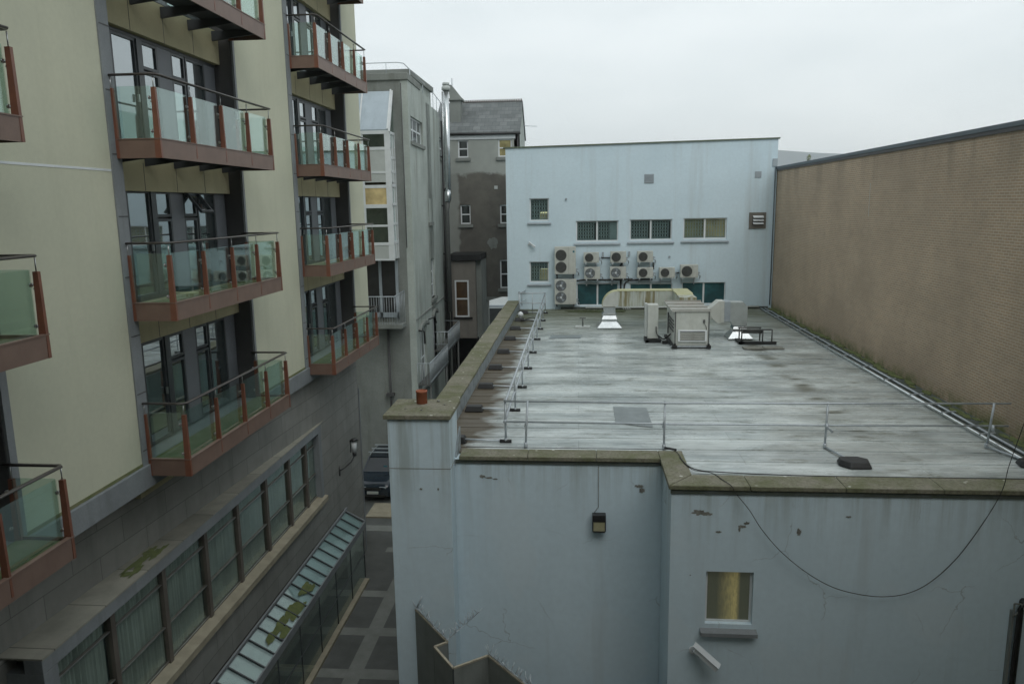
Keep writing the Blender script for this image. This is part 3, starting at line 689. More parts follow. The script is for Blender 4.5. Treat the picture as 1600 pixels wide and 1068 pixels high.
# broken plaster
cy_ = 0
pd = MB()
def chipm(x, z, rx, rz, y):
    global cy_; cy_ += .0006; q = MB(); blob(q, x, z, y-cy_, rx*1.1, rz*1.15, 'y', 22, .0003, .35); q.build('bare_plaster_patch', chip, low)
chipm(2.5, -6.33, .12, .05, 15.298); chipm(2.64, -6.36, .1, .035, 15.298); chipm(3.38, -6.62, .07, .03, 15.298); chipm(3.47, -6.55, .05, .03, 15.298); chipm(3.33, -6.68, .02, .05, 15.298)
chipm(4.53, -6.72, .045, .06, 15.298); chipm(2.9, -6.75, .05, .02, 15.298); chipm(2.35, -7.83+.1, .012, .012, 15.298)
chipm(-2.25, -6.24, .07, .035, 16.998); chipm(-2.1, -6.27, .07, .018, 16.998); chipm(-1.95, -6.3, .05, .015, 16.998); chipm(1.4, -6.42, .09, .03, 16.998); chipm(1.46, -6.52, .06, .05, 16.998)
chipm(-3.6, -6.35, .03, .02, 16.418); chipm(-3.2, -6.35, .02, .03, 16.418); chipm(5.5, -6.36, .05, .015, 15.298)

# floodlight on the front wall
fd = thing('floodlight', 'small black bulkhead floodlight with a yellowed lens on the pale front wall', 'lamp', (.47, 17, -7.3))
m = MB(); m.box(.32, .63, 16.8, 16.995, -7.24, -7.08); m.box(.32, .34, 16.8, 16.99, -7.48, -7.24); m.box(.61, .63, 16.8, 16.99, -7.48, -7.24); m.box(.34, .61, 16.8, 16.99, -7.5, -7.47); m.build('housing', cabinb, fd, .006)
m = MB(); m.box(.345, .605, 16.815, 16.95, -7.465, -7.245); m.build('lens', pm('yellowed_lens', (.42, .40, .26), (.36, .34, .2), 4, .4), fd)
m = MB(); m.tube([(.46, 16.985, -5.95), (.46, 16.985, -6.95), (.36, 16.98, -7.08)], .007, 6); m.build('cable', chip, fd)

# security camera below the bathroom window
def cctv(name, label, loc, sc, mat=whiteupvc, grp=None):
    x, y, z = loc
    t = thing(name, label, 'camera', loc, grp)
    m = MB(); m.tube([(x, y, z), (x, y-.04*sc, z)], .09*sc, 14); m.build('mount', mat, t)
    m = MB(); m.tube([(x, y-.03*sc, z), (x+.05*sc, y-.14*sc, z-.02*sc), (x+.1*sc, y-.18*sc, z+.06*sc)], .028*sc, 8); m.build('bracket', mat, t)
    m = MB(); m.bar((x+.03*sc, y-.16*sc, z+.13*sc), (x+.47*sc, y-.36*sc, z-.2*sc), .15*sc, .12*sc); m.build('camera_body', mat, t, .015*sc)
    m = MB(); m.bar((x+.0*sc, y-.15*sc, z+.22*sc), (x+.5*sc, y-.38*sc, z-.14*sc), .19*sc, .015*sc); m.build('sunshield', mat, t)
    return t
cctv('security_camera', 'white bullet security camera under the lit bathroom window, pointing down right', (2.45, 15.3, -9.45), 1.0)

# hanging cable
pts = [(-2.7, 17.56, -5.70), (-1, 17.56, -5.712), (1.8, 17.54, -5.705), (2.25, 17.42, -5.70), (2.35, 16.6, -5.71), (2.5, 16.15, -5.715), (2.85, 15.99, -5.715), (3.0, 15.6, -5.715), (3.12, 15.2, -5.71)]
cat = [(3.2, 15.17, -5.85), (3.48, 15.16, -6.2), (3.75, 15.16, -6.62), (4.16, 15.16, -7.1), (4.7, 15.16, -7.55), (5.23, 15.16, -7.85), (5.75, 15.16, -7.99), (6.26, 15.16, -8.03), (6.75, 15.16, -7.93), (7.18, 15.16, -7.65), (7.65, 15.16, -7.1), (8.11, 15.16, -6.28), (8.36, 15.16, -5.68), (8.44, 15.16, -5.17), (8.65, 15.16, -4.25), (9.2, 15.16, -1.8), (10.4, 15.16, 1.6)]
def smooth(P, n=6):
    P = [Vector(p) for p in P]; out = []
    for i in range(len(P)-1):
        p0 = P[max(i-1, 0)]; p1 = P[i]; p2 = P[i+1]; p3 = P[min(i+2, len(P)-1)]
        for k in range(n):
            t = k/n; out.append(.5*((2*p1)+(p2-p0)*t+(2*p0-5*p1+4*p2-p3)*t*t+(3*p1-p0-3*p2+p3)*t*t*t))
    out.append(P[-1]); return out
m = MB(); m.tube(smooth(pts+cat), .0085, 6); o = m.build('loose_cable', cabinb); tag(o, 'loose black cable sagging in a wide loop in front of the pale wall', 'cable')
m = MB(); m.tube(smooth([(2.3, 17.0, -5.71), (2.5, 16.2, -5.70), (3.2, 16.1, -5.74), (5, 16.02, -5.76), (8, 16.0, -5.76), (9.7, 16.0, -5.76)]), .012, 6); o = m.build('coping_cable', cabinb); tag(o, 'thin black cable lying along the back edge of the front coping', 'cable')

# soil pipe at right of the front wall
dp = thing('drain_pipe', 'black drain pipe with a white bracket at the far right of the pale front wall', 'pipe', (8.95, 15.2, G))
m = MB(); m.tube([(9.05, 15.3, -8.1), (9.0, 15.22, -8.12), (8.97, 15.2, -8.25), (8.94, 15.2, G)], .058, 12); m.build('pipe', cabinb, dp)
m = MB(); m.box(8.82, 8.87, 15.22, 15.3, G, -8.3); m.bar((8.84, 15.2, -8.12), (9.05, 15.2, -8.14), .02, .03); m.bar((8.84, 15.2, -8.12), (8.845, 15.2, -8.4), .03, .02); m.bar((8.845, 15.2, -8.4), (9.05, 15.2, -8.17), .02, .02); m.build('bracket', fence_m, dp)

# ---------------------------------------------------------------- guard rails on the roof
def rail_post(m, x, y, h=1.08): m.tube([(x, y, Z0+.05), (x, y, Z0+h)], .027, 8); m.tube([(x, y, Z0+h-.03), (x, y, Z0+h+.035)], .038, 8); m.tube([(x, y, Z0+.53), (x, y, Z0+.6)], .038, 8); m.tube([(x, y, Z0+.03), (x, y, Z0+.12)], .04, 8)
sr = thing('guard_rail', 'long galvanised guard rail along the left edge of the roof with black counterweights', 'railing', (-1.78, 30, Z0))
m = MB(); m.tube([(-1.78, 18.1, Z0+1.1), (-1.80, 41.3, Z0+1.1)], .034, 8); m.tube([(-1.82, 18.1, Z0+.56), (-1.84, 41.3, Z0+.56)], .034, 8); m.build('rail', galv, sr)
py = [18.2, 21.15, 23.95, 26.85, 29.85, 32.9, 35.7, 38.4, 41.2]
for i, y in enumerate(py):
    m = MB(); rail_post(m, -1.8, y); m.build('post', galv, sr)
    m = MB(); m.tube([(-3.05, y, Z0+.09), (-1.72, y, Z0+.05)], .026, 8); ft = m.build('foot_tube', galv, sr)
    m = MB(); m.tube([(-1.95, y, Z0+.045), (-1.66, y, Z0+.045)], .045, 8); c = m.build('foot_pad', rubber, sr); c.parent = ft
    xe = -2.72 if i else -2.78
    m = MB(); P = [(-3.25, y-.17, Z0+.02), (xe, y-.17, Z0+.02), (xe, y+.17, Z0+.02), (-3.25, y+.17, Z0+.02)]
    Q = [(-3.2, y-.12, Z0+.17), (xe-.06, y-.12, Z0+.17), (xe-.06, y+.12, Z0+.17), (-3.2, y+.12, Z0+.17)]
    m.loft([P, Q], smooth=False); m.build('counterweight', rubber, sr, .015)
# end return at the far left
m = MB()
for z in (1.1, .56): m.tube([(-3.25, 41.3, Z0+z), (-1.8, 41.3, Z0+z)], .025, 8); m.tube([(-3.2, 41.3, Z0+z), (-2.95, 42.9, Z0+z)], .025, 8)
m.tube([(-3.22, 41.3, Z0), (-3.22, 41.3, Z0+1.1)], .03, 8); m.tube([(-2.5, 41.3, Z0), (-2.5, 41.3, Z0+1.1)], .02, 8); m.build('end_return', galv, sr)
fr_ = thing('guard_rail', 'galvanised two-bar guard rail running across the front of the roof', 'railing', (4, 18, Z0))
m = MB(); m.tube([(-1.80, 18.14, Z0+1.08), (2.1, 18.03, Z0+1.09), (5.9, 18.05, Z0+1.1), (10.0, 18.15, Z0+1.1)], .024, 8); m.tube([(-1.82, 18.14, Z0+.56), (2.1, 18.03, Z0+.57), (5.9, 18.05, Z0+.57), (10.0, 18.15, Z0+.56)], .024, 8)
m.tube([(5.85, 18.02, Z0+.55), (5.98, 17.98, Z0+.42)], .03, 6); m.build('rail', galv, fr_)
for x, y in ((-1.28, 17.8), (2.03, 17.78), (5.82, 18.0), (9.55, 18.15)):
    m = MB(); m.tube([(x, y+.0, Z0+.02), (x+.04, 18.06, Z0+1.13)], .027, 8); m.tube([(x, y, Z0+.02), (x, y, Z0+.14)], .045, 8); m.tube([(x, 17.93, Z0+.5), (x+.02, 17.98, Z0+.63)], .037, 8); m.build('post', galv, fr_)
for x, y, a, b in ((5.82, 18.0, 6.1, 16.9), (9.55, 18.15, 9.95, 16.95)):
    m = MB(); m.tube([(x, y, Z0+.05), (a, b, Z0+.07)], .027, 8); m.build('foot_tube', galv, fr_)
    m = MB(); P = [(a-.36, b-.12, Z0+.02), (a-.18, b-.36, Z0+.02), (a+.3, b-.34, Z0+.02), (a+.36, b-.05, Z0+.02), (a+.16, b+.22, Z0+.02), (a-.3, b+.2, Z0+.02)]
    Q = [(a-.3, b-.08, Z0+.15), (a-.14, b-.28, Z0+.15), (a+.24, b-.27, Z0+.15), (a+.30, b-.02, Z0+.15), (a+.13, b+.15, Z0+.15), (a-.25, b+.14, Z0+.15)]
    m.loft([P, Q], smooth=False); m.build('counterweight', rubber, fr_, .02)
m = MB(); m.tube([(2.03, 17.78, Z0+.06), (2.28, 17.5, Z0+.1)], .03, 8); m.build('foot_tube', rubber, fr_)

# ---------------------------------------------------------------- roof plant
# packaged air handler
ah = thing('air_handling_unit', 'big beige rooftop air handler with a front louvre in the middle of the roof', 'machine', (4.5, 31.6, Z0))
x0, x1, y0, y1, zb, zt = 3.86, 5.24, 30.9, 33.7, -5.68, -4.30
m = MB(); m.box(x0, x1, y0, y1, zb, zt); m.build('casing', acwhite, ah, .02)
m = MB()
m.prism([(x0-.12, y0-.05, zt+.004), (x1+.05, y0-.05, zt+.004), (x1+.05, y0-.05, zt+.03), (x0-.12, y0-.05, zt+.03)], (0, 3.0, .06))
for k in range(4): y = y0+.05+k*.85; m.box(x0-.12, x1+.05, y, y+.05, zt+.03, zt+.09+k*.018)
m.build('roof_panels', pm('worn_beige_panel', (.42, .43, .40), (.34, .34, .31), 3, .5, streak=(1, 6, .5), stc=(.3, .22, .17)), ah)
m = MB(); m.box(4.0, 4.07, y0-.09, y0-.001, -5.5, -5.03); m.box(5.06, 5.13, y0-.09, y0-.001, -5.5, -5.03); m.box(4.07, 5.06, y0-.09, y0-.001, -5.5, -5.46); m.box(4.07, 5.06, y0-.09, y0-.001, -5.09, -5.03); m.build('louvre_frame', whiteupvc, ah)
m = MB(); m.box(4.07, 5.06, y0-.02, y0-.002, -5.46, -5.09); m.build('louvre_opening', cabinb, ah)
m = MB()
for k in range(4): z = -5.40+k*.08; m.prism([(4.075, y0-.08, z-.014), (4.075, y0-.03, z+.022), (4.075, y0-.03, z+.012), (4.075, y0-.08, z-.024)], (.98, 0, 0))
m.build('louvre_blade', acwhite, ah)
m = MB()
for k in range(4): m.box(x0-.035, x0-.001, y0+.25, y0+1.9, -4.75-k*.14, -4.69-k*.14)
for xx in (x0+.0, x1-.05): m.box(xx, xx+.05, y0-.012, y0-.001, zb, zt)
m.box(4.98, 5.06, y0-.05, y0-.002, -4.75, -4.62); m.box(x0-.05, x0-.001, y0+2.0, y0+2.1, -5.5, -4.6)
m.build('panel_trim', acdark, ah)
m = MB(); m.tube([(5.02, y0-.03, -4.75), (5.1, y0-.05, -4.9), (5.12, y0-.05, -5.05)], .012, 6); m.build('cable', cabinb, ah)
m = MB(); m.box(x0-.1, x0+.05, y0-.12, y1, Z0+.02, Z0+.12); m.box(x1-.1, x1+.06, y0-.12, y1, Z0+.02, Z0+.12); m.build('skid', rubber, ah)
m = MB(); m.box(x0-.14, x1+.08, y0-.03, y0+.04, zb-.06, zb); m.build('base_frame', galv, ah)
for x in (x0+.02, x1-.02):
    m = MB(); m.box(x-.08, x+.08, y0-.13, y0+.05, Z0+.02, Z0+.14); m.box(x-.04, x+.04, y0-.06, y0-.0, zb-.0, zb+.09); m.build('rubber_foot', rubber, ah)
# slim cabinet
sc_ = thing('control_cabinet', 'tall narrow beige cabinet on black feet left of the rooftop air handler', 'cabinet', (3.1, 32.2, Z0))
m = MB(); m.box(2.9, 3.34, 32.2, 32.75, -5.62, -4.18); m.build('casing', acwhite, sc_, .015)
m = MB(); m.box(2.80, 2.9, 32.32, 32.7, -5.55, -4.15); m.build('side_casing', palepanel, sc_)
m = MB(); m.box(2.84, 3.46, 32.1, 32.85, Z0+.02, -5.66); m.box(2.8, 2.95, 32.1, 32.85, Z0+.02, -5.6); m.build('rubber_feet', rubber, sc_)
m = MB(); m.tube(smooth([(3.25, 32.18, -5.1), (3.28, 32.1, -5.4), (3.5, 32.05, -5.68), (3.75, 31.9, -5.7)]), .02, 6); m.tube(smooth([(3.36, 32.3, -5.5), (3.6, 32.3, -5.65), (3.85, 32.1, -5.4)]), .03, 6); m.box(3.5, 3.72, 31.9, 32.1, Z0+.03, Z0+.13); m.build('cable', cabinb, sc_)
# big duct from the cowl, across and back to the unit
du = thing('supply_duct', 'long beige streaked roof duct curving down to a cowl on its left', 'duct', (2.8, 36, Z0))
def arcduct(cx, cz, r0, r1, y0, y1, a0, a1, n=10):
    m = MB(); R0 = []; 
    rings = []
    for k in range(n+1):
        a = a0+(a1-a0)*k/n
        rings.append([(cx+cos(a)*r0, y0, cz+sin(a)*r0), (cx+cos(a)*r1, y0, cz+sin(a)*r1), (cx+cos(a)*r1, y1, cz+sin(a)*r1), (cx+cos(a)*r0, y1, cz+sin(a)*r0)])
    return m.loft(rings, smooth=False)
m = arcduct(1.85, -4.76, .08, .74, 36.0, 36.8, pi, pi/2); m.build('elbow', beigetop, du)
m = arcduct(1.85, -4.76, .08, .735, 35.99, 36.0, pi, pi/2); m.build('elbow_side', acwhite, du)
m = MB(); m.box(1.85, 4.4, 36.0, 36.8, -4.74, -4.03); m.build('straight_run', beigeduct, du)
m = MB(); m.box(1.83, 4.42, 35.98, 36.82, -4.03, -4.0); m.build('top_sheet', beigetop, du)
m = MB(); m.box(4.4, 5.12, 33.6, 36.8, -4.76, -4.05); m.build('return_run', beigeduct, du)
m = MB(); m.box(4.38, 5.14, 34.9, 36.82, -4.05, -4.0); m.prism([(4.40, 33.6, -4.22), (5.1, 33.6, -4.22), (5.12, 34.9, -4.03), (4.4, 34.9, -4.03)], (0, 0, .03)); m.build('return_top_sheet', beigetop, du)
m = MB()
for k in range(5): m.box(2.05+k*.5, 2.09+k*.5, 35.965, 36.0, -4.75, -4.02)
m.build('flange', acwhite, du)
def cowl(x0, x1, y0, y1, par):
    m = MB()
    e = .28; rings = []
    for z, g_ in ((Z0+.03, e), (Z0+.07, e), (Z0+.33, .06), (Z0+.45, .06), (Z0+.62, -.0), (Z0+.66, .06), (Z0+.72, -.02), (Z0+1.0, -.02)):
        rings.append([(x0-g_, y0-g_, z), (x1+g_, y0-g_, z), (x1+g_, y1+g_, z), (x0-g_, y1+g_, z)])
    m.loft(rings, smooth=False); return m.build('cowl', zinc, par)
cowl(1.16, 1.75, 36.05, 36.75, du)
# right hand duct
d2 = thing('extract_duct', 'short grey roof duct with an angular elbow right of the rooftop air handler', 'duct', (6.5, 33.6, Z0))
m = MB(); m.box(5.24, 5.8, 33.03, 33.57, -4.9, -4.45); m.build('stub', acwhite, d2)
m = MB(); m.prism([(5.62, 33.0, -4.8), (5.62, 33.0, -4.45), (5.95, 33.0, -4.15), (6.2, 33.0, -4.15), (6.2, 33.0, -5.05), (5.95, 33.0, -5.1)], (0, .7, 0)); m.build('elbow', acwhite, d2)
m = MB(); m.box(6.2, 6.45, 32.98, 33.72, -5.02, -4.17); m.build('flexible_joint', ventgrey, d2)
m = MB(); m.prism([(6.45, 33.0, -4.2), (7.0, 33.0, -4.2), (7.17, 33.0, -4.4), (7.17, 33.0, -5.2), (6.6, 33.0, -5.2), (6.45, 33.0, -4.98)], (0, .7, 0)); m.build('down_elbow', pm('dull_galvanised', (.40, .44, .43), (.34, .37, .36), 3, .5), d2)
cowl(6.65, 7.12, 33.1, 33.6, d2)
# loose frame and slabs on the roof
sf = thing('steel_stand', 'low dark steel stand lying on slabs right of the grey roof duct', 'stand', (7.2, 31.6, Z0))
m = MB()
for (x, y) in ((6.75, 32.0), (7.6, 32.0), (6.75, 32.5), (7.6, 32.5), (7.95, 31.9)): m.tube([(x, y, Z0+.03), (x, y, Z0+.62)], .03, 6)
m.bar((6.7, 32.0, Z0+.6), (7.95, 31.95, Z0+.6), .06, .06); m.bar((6.7, 32.5, Z0+.6), (7.65, 32.5, Z0+.6), .06, .06); m.box(6.8, 7.6, 32.05, 32.45, Z0+.42, Z0+.55); m.build('frame', acdark, sf)
m = MB(); m.box(6.6, 8.1, 31.7, 31.85, Z0+.03, Z0+.13); m.box(6.6, 6.8, 31.7, 32.6, Z0+.03, Z0+.13); m.build('rubber_base', rubber, sf)
for i, (x, y) in enumerate(((6.95, 30.8), (7.75, 30.85))):
    m = MB(); m.box(x-.38, x+.38, y-.25, y+.25, Z0+.02, Z0+.07); o = m.build('paving_slab', chip, None, .01)
    tag(o, ('grey slab lying loose on the roof, left of a pair by the steel stand', 'grey slab lying loose on the roof, right of a pair by the steel stand')[i], 'slab', 'loose slabs on the roof')
ts = thing('pipe_support', 'low T-shaped steel pipe support on the roof left of the duct cowl', 'support', (.2, 36.2, Z0))
m = MB(); m.box(-.15, .55, 36.0, 36.35, Z0+.02, Z0+.1); m.build('foot', palepanel, ts)
m = MB(); m.tube([(.2, 36.18, Z0+.1), (.2, 36.18, Z0+.5)], .03, 6); m.bar((.05, 36.18, Z0+.48), (.35, 36.18, Z0+.48), .05, .04); m.build('stem', acdark, ts)
# balloon-like white cap and scrap by the left parapet
m = MB(); n = 12; rr = [[(-2.95+cos(2*pi*k/n)*r, 38.6+sin(2*pi*k/n)*r, z) for k in range(n)] for z, r in ((Z0+.2, .03), (Z0+.23, .11), (Z0+.32, .15), (Z0+.42, .11), (Z0+.47, .03))]
m.loft(rr); m.tube([(-2.95, 38.6, Z0), (-2.95, 38.6, Z0+.25)], .05, 8); o = m.build('vent_cap', whiteupvc); tag(o, 'small round white vent cap near the far left corner of the roof', 'vent')
m = MB(); 
for k in range(3): m.tube(smooth([(-2.9, 38.0, Z0+.06+k*.03), (-2.5, 37.7+k*.1, Z0+.15), (-2.1, 38.0, Z0+.06), (-2.3, 38.4, Z0+.2), (-2.8, 38.3, Z0+.06)]), .02, 6)
o = m.build('cable_coil', cabinb); tag(o, 'tangled dark cable coil beside the far left guard rail feet', 'cable')

# ================================================================ BRICK WALL
bk = thing('brick_wall', 'tall windowless buff brick wall with dark coping on the right', 'wall', (10.6, 20, G))
m = MB(); m.box(10.62, 11.1, -4, 43.5, G, 1.70)
o = m.build('brickwork', brick); o.parent = bk; o.location = -Vector(bk['_o'])
m = MB(); m.box(10.55, 11.18, -4, 43.5, 1.70, 1.83); m.build('coping', slateblue, bk, .015)
m = MB(); m.box(10.57, 10.62, -4, 43.5, 1.60, 1.70); m.build('coping_underlay', charcoal, bk)
m = MB(); m.box(10.614, 10.62, 29.5, 29.52, -.6, .6); m.build('movement_joint', palepanel, bk)
for k in range(1):
    pl = thing('weed', 'tiny weed sprouting on top of the brick wall coping', 'plant', (10.8, 38, 1.83))
    m = MB()
    for q in range(9):
        a = random.uniform(0, 6.28); h = random.uniform(.1, .28); m.tube([(10.8, 38+q*.05-.2, 1.83), (10.8+cos(a)*.08, 38+q*.05-.2+sin(a)*.1, 1.83+h)], [.01, .004], 4)
        m.quad((10.78, 38+q*.05-.22, 1.83+h), (10.84, 38+q*.05-.2, 1.83+h), (10.84, 38+q*.05-.16, 1.88+h), (10.78, 38+q*.05-.18, 1.88+h))
    m.build('stem', mosspatch, pl)

# ================================================================ WHITE BACK BUILDING
YB = 43.0
bb = thing('office_building', 'pale blue rendered office block with barred white windows and condenser units', 'building', (3.3, 46, G))
def zt_(x): return 3.08+(x+4)*.0135
wins = [(-2.71, -1.63, -.87, .37), (-2.75, -1.65, -4.29, -3.12), (-.14, 2.19, -2.04, -.89), (2.81, 5.12, -2.00, -.86), (5.72, 8.06, -1.97, -.83), (-.1, 2.22, -5.61, -4.37), (2.85, 5.2, -5.65, -4.39), (5.73, 8.1, -5.56, -4.34)]
# wall with real openings: strips between sorted window edges
def wall_with_holes(m, xa, xb, za, zt, holes, ya, yb):
    xs = sorted({xa, xb, *[h[0] for h in holes], *[h[1] for h in holes]})
    for i in range(len(xs)-1):
        a, b = xs[i], xs[i+1]; hs = sorted([(h[2], h[3]) for h in holes if h[0] <= a+1e-6 and h[1] >= b-1e-6]); z = za
        for h0, h1 in hs: m.box(a, b, ya, yb, z, h0); z = h1
        m.prism([(a, ya, z), (b, ya, z), (b, ya, zt(b)), (a, ya, zt(a))], (0, yb-ya, 0))
m = MB(); wall_with_holes(m, -4.0, 10.6, G, zt_, wins, YB, YB+.3)
m.box(-4.0, -3.7, YB+.3, 50.5, G, 3.0); m.box(10.3, 10.6, YB+.5, 50.5, G, 3.1); m.box(-3.7, 10.3, 50.2, 50.5, G, 3.0); m.build('wall', whitewall, bb)
m = MB(); m.prism([(-4.12, YB-.07, zt_(-4)), (10.68, YB-.07, zt_(10.6)), (10.68, YB-.07, zt_(10.6)+.07), (-4.12, YB-.07, zt_(-4)+.07)], (0, .45, 0)); m.box(-3.7, 10.3, YB+.4, 50.2, 2.6, 2.8); m.build('coping', coping_grey, bb)
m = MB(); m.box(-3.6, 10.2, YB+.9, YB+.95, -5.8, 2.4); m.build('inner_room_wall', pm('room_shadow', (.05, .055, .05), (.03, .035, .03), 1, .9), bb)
def bar_window(i, w):
    a, b, z0, z1 = w; lower = i >= 5; y = YB+.10
    m = MB(); t = .07 if not lower else .05
    m.box(a, a+t, y, y+.06, z0, z1); m.box(b-t, b, y, y+.06, z0, z1); m.box(a+t, b-t, y, y+.06, z0, z0+t); m.box(a+t, b-t, y, y+.06, z1-t*.8, z1)
    mid = (a+b)/2
    if i > 1: m.box(mid-.045, mid+.045, y-.004, y+.062, z0+t, z1-t*.8)
    wo = m.build('window', whiteupvc, bb)
    halves = [(a+t, b-t)] if i < 2 else [(a+t, mid-.045), (mid+.045, b-t)]
    for j, (p, q) in enumerate(halves):
        g_ = MB(); g_.box(p, q, y+.02, y+.03, z0+t, z1-t*.8)
        c = g_.build('pane', tealglass if lower else clearglass, bb); c.parent = wo
        if not lower:
            rm = litdim if i == 4 and j == 0 else litwarm if i == 4 else winglass
            g_ = MB(); g_.box(p-.05, q+.05, y+.3, y+.32, z0, z1); c = g_.build('room_back', rm, bb); c.parent = wo
            gr = MB(); k = p+.03
            while k < q: gr.box(k, k+.03, y+.1, y+.118, z0+t, z1-.1); k += .145
            gr.box(p, q, y+.1, y+.12, z1-.13, z1-.09); gr.box(p, q, y+.1, y+.12, z0+t, z0+t+.04)
            nz_ = 5; hh = (z1-.13-z0-t)/nz_; k = p+.04
            while k+.145 < q:
                for r in range(nz_):
                    za = z0+t+r*hh; gr.bar((k, y+.11, za), (k+.0725, y+.11, za+hh*.5), .019, .015); gr.bar((k+.0725, y+.11, za+hh*.5), (k, y+.11, za+hh), .019, .015)
                    gr.bar((k+.145, y+.11, za), (k+.0725, y+.11, za+hh*.5), .019, .015); gr.bar((k+.0725, y+.11, za+hh*.5), (k+.145, y+.11, za+hh), .019, .015)
                k += .145
            c = gr.build('folding_grille', ventgrey, bb); c.parent = wo
    if i < 2:
        lt = MB(); lt.box(a+.55, b-.08, y+.27, y+.29, z0+.1, z0+(.42 if i == 0 else .68)); c = lt.build('lit_room', litwarm, bb); c.parent = wo
        lt = MB(); lt.box(a+.6, b-.08, y+.255, y+.265, z0+(.42 if i == 0 else .72), z0+(.49 if i == 0 else .75)); c = lt.build('strip_light', litlamp, bb); c.parent = wo
    if i == 2:
        g_ = MB(); g_.box(b-.45, b-.08, y+.14, y+.16, z0+.1, z1-.1); c = g_.build('blind', ventgrey, bb); c.parent = wo
    s = MB(); s.prism([(a-.12, YB-.1, z0-.13), (a-.12, YB+.1, z0-.02), (a-.12, YB+.1, z0-.14), (a-.12, YB-.1, z0-.18)], (b-a+.24, 0, 0)); c = s.build('sill', ventgrey if not lower else palepanel, bb); c.parent = wo
for i, w_ in enumerate(wins): bar_window(i, w_)
m = MB(); m.box(3.57, 4.08, YB-.03, YB, 1.08, 1.57)
for k in range(5): m.box(3.6, 4.05, YB-.05, YB-.03, 1.12+k*.09, 1.17+k*.09)
m.build('wall_vent', ventgrey, bb)
m = MB(); m.box(9.45, 9.78, YB-.03, YB, 1.28, 1.60); m.build('wall_vent', ventgrey, bb)
m = MB(); m.box(10.35, 10.6, YB-.05, YB, 1.85, 2.25); m.build('wall_vent', ventgrey, bb)
# kerb, pipes and timber at the foot of the wall
m = MB(); m.box(-1.0, 10.4, YB-.12, YB, Z0, Z0+.12); m.build('plinth', felt, bb)
m = MB(); m.tube([(0.4, YB-.2, Z0+.1), (9.9, YB-.2, Z0+.12)], .05, 8); m.build('skirting_pipe', palepanel, bb)
m = MB(); m.tube([(10.50, YB-.04, -5.6), (10.50, YB-.04, 1.8)], .03, 6); m.build('corner_pipe', slateblue, bb)
m = MB(); m.tube([(-3.2, YB-.02, -5.6), (-3.2, YB-.02, -4.85)], .02, 6); m.bar((-3.35, YB-.03, -4.85), (-3.0, YB-.03, -4.85), .05, .05); m.box(-3.4, -3.3, YB-.06, YB, -4.9, -4.8); m.box(-3.1, -3.0, YB-.06, YB, -4.9, -4.8); m.build('wall_tap', ventgrey, bb)
# wall extract fan
ef = thing('extract_fan', 'square brown wall fan with white louvres high beside the brick wall', 'fan', (9.67, YB, -1))
m = MB(); m.box(9.22, 10.12, YB-.06, YB, -1.44, -.57); m.build('back_plate', pm('brown_plate', (.17, .16, .14), (.13, .12, .10), 3, .6), ef, .01)
m = MB()
for k in range(3): z = -1.2+k*.17; m.prism([(9.42, YB-.22, z), (9.42, YB-.07, z+.1), (9.42, YB-.07, z+.12), (9.42, YB-.22, z+.05)], (.54, 0, 0))
m.build('louvre', whiteupvc, ef)
m = MB(); m.box(9.4, 9.98, YB-.075, YB-.061, -1.25, -.76); m.build('opening', cabinb, ef)
cctv('security_camera', 'tiny white security camera on the office wall between the two left windows', (-2.75, YB, -2.15), .7)
m = MB(); m.tube([(-.68, YB, .31), (-.68, YB-.08, .31)], .06, 10); m.tube([(5.0, YB, -2.92), (5.0, YB-.05, -2.92)], .06, 10); m.build('sensor', ventgrey, bb)

# condensers
def fan_ring(x, z, r, y, par, openf):
    """guard of one fan: ring, spokes and hub in front of a dark well"""
    m = disc(x, y-.012, z, r, 'y', 24, .01); well = m.build('fan', acdark, par)
    m = MB()
    for q in ((1., .8, .6, .4, .22) if openf else (1., .93, .86, .79, .72, .65, .58, .5, .42, .34, .26, .18, .1)):
        P = [(x+cos(2*pi*k/24)*r*q, y-.03, z+sin(2*pi*k/24)*r*q) for k in range(25)]; m.tube(P, .0045 if not openf else .007, 4, False)
    for k in range(8): a = pi*k/8; m.bar((x-cos(a)*r, y-.032, z-sin(a)*r), (x+cos(a)*r, y-.032, z+sin(a)*r), .006, .006)
    c = m.build('guard', ventgrey if openf else acdark, par); c.parent = well
    if openf:
        m = disc(x, y-.045, z, r*.2, 'y', 16, .02); c = m.build('hub', whiteupvc, par); c.parent = well
        m = MB()
        for k in range(3):
            a = 2*pi*k/3+.4; m.prism([(x+cos(a)*r*.2, y-.018, z+sin(a)*r*.2), (x+cos(a+.5)*r*.85, y-.018, z+sin(a+.5)*r*.85), (x+cos(a+1.1)*r*.85, y-.018, z+sin(a+1.1)*r*.85), (x+cos(a+.9)*r*.2, y-.018, z+sin(a+.9)*r*.2)], (0, .004, 0))
        c = m.build('blade', ventgrey, par); c.parent = well
ACG = 'condenser units on the office wall'
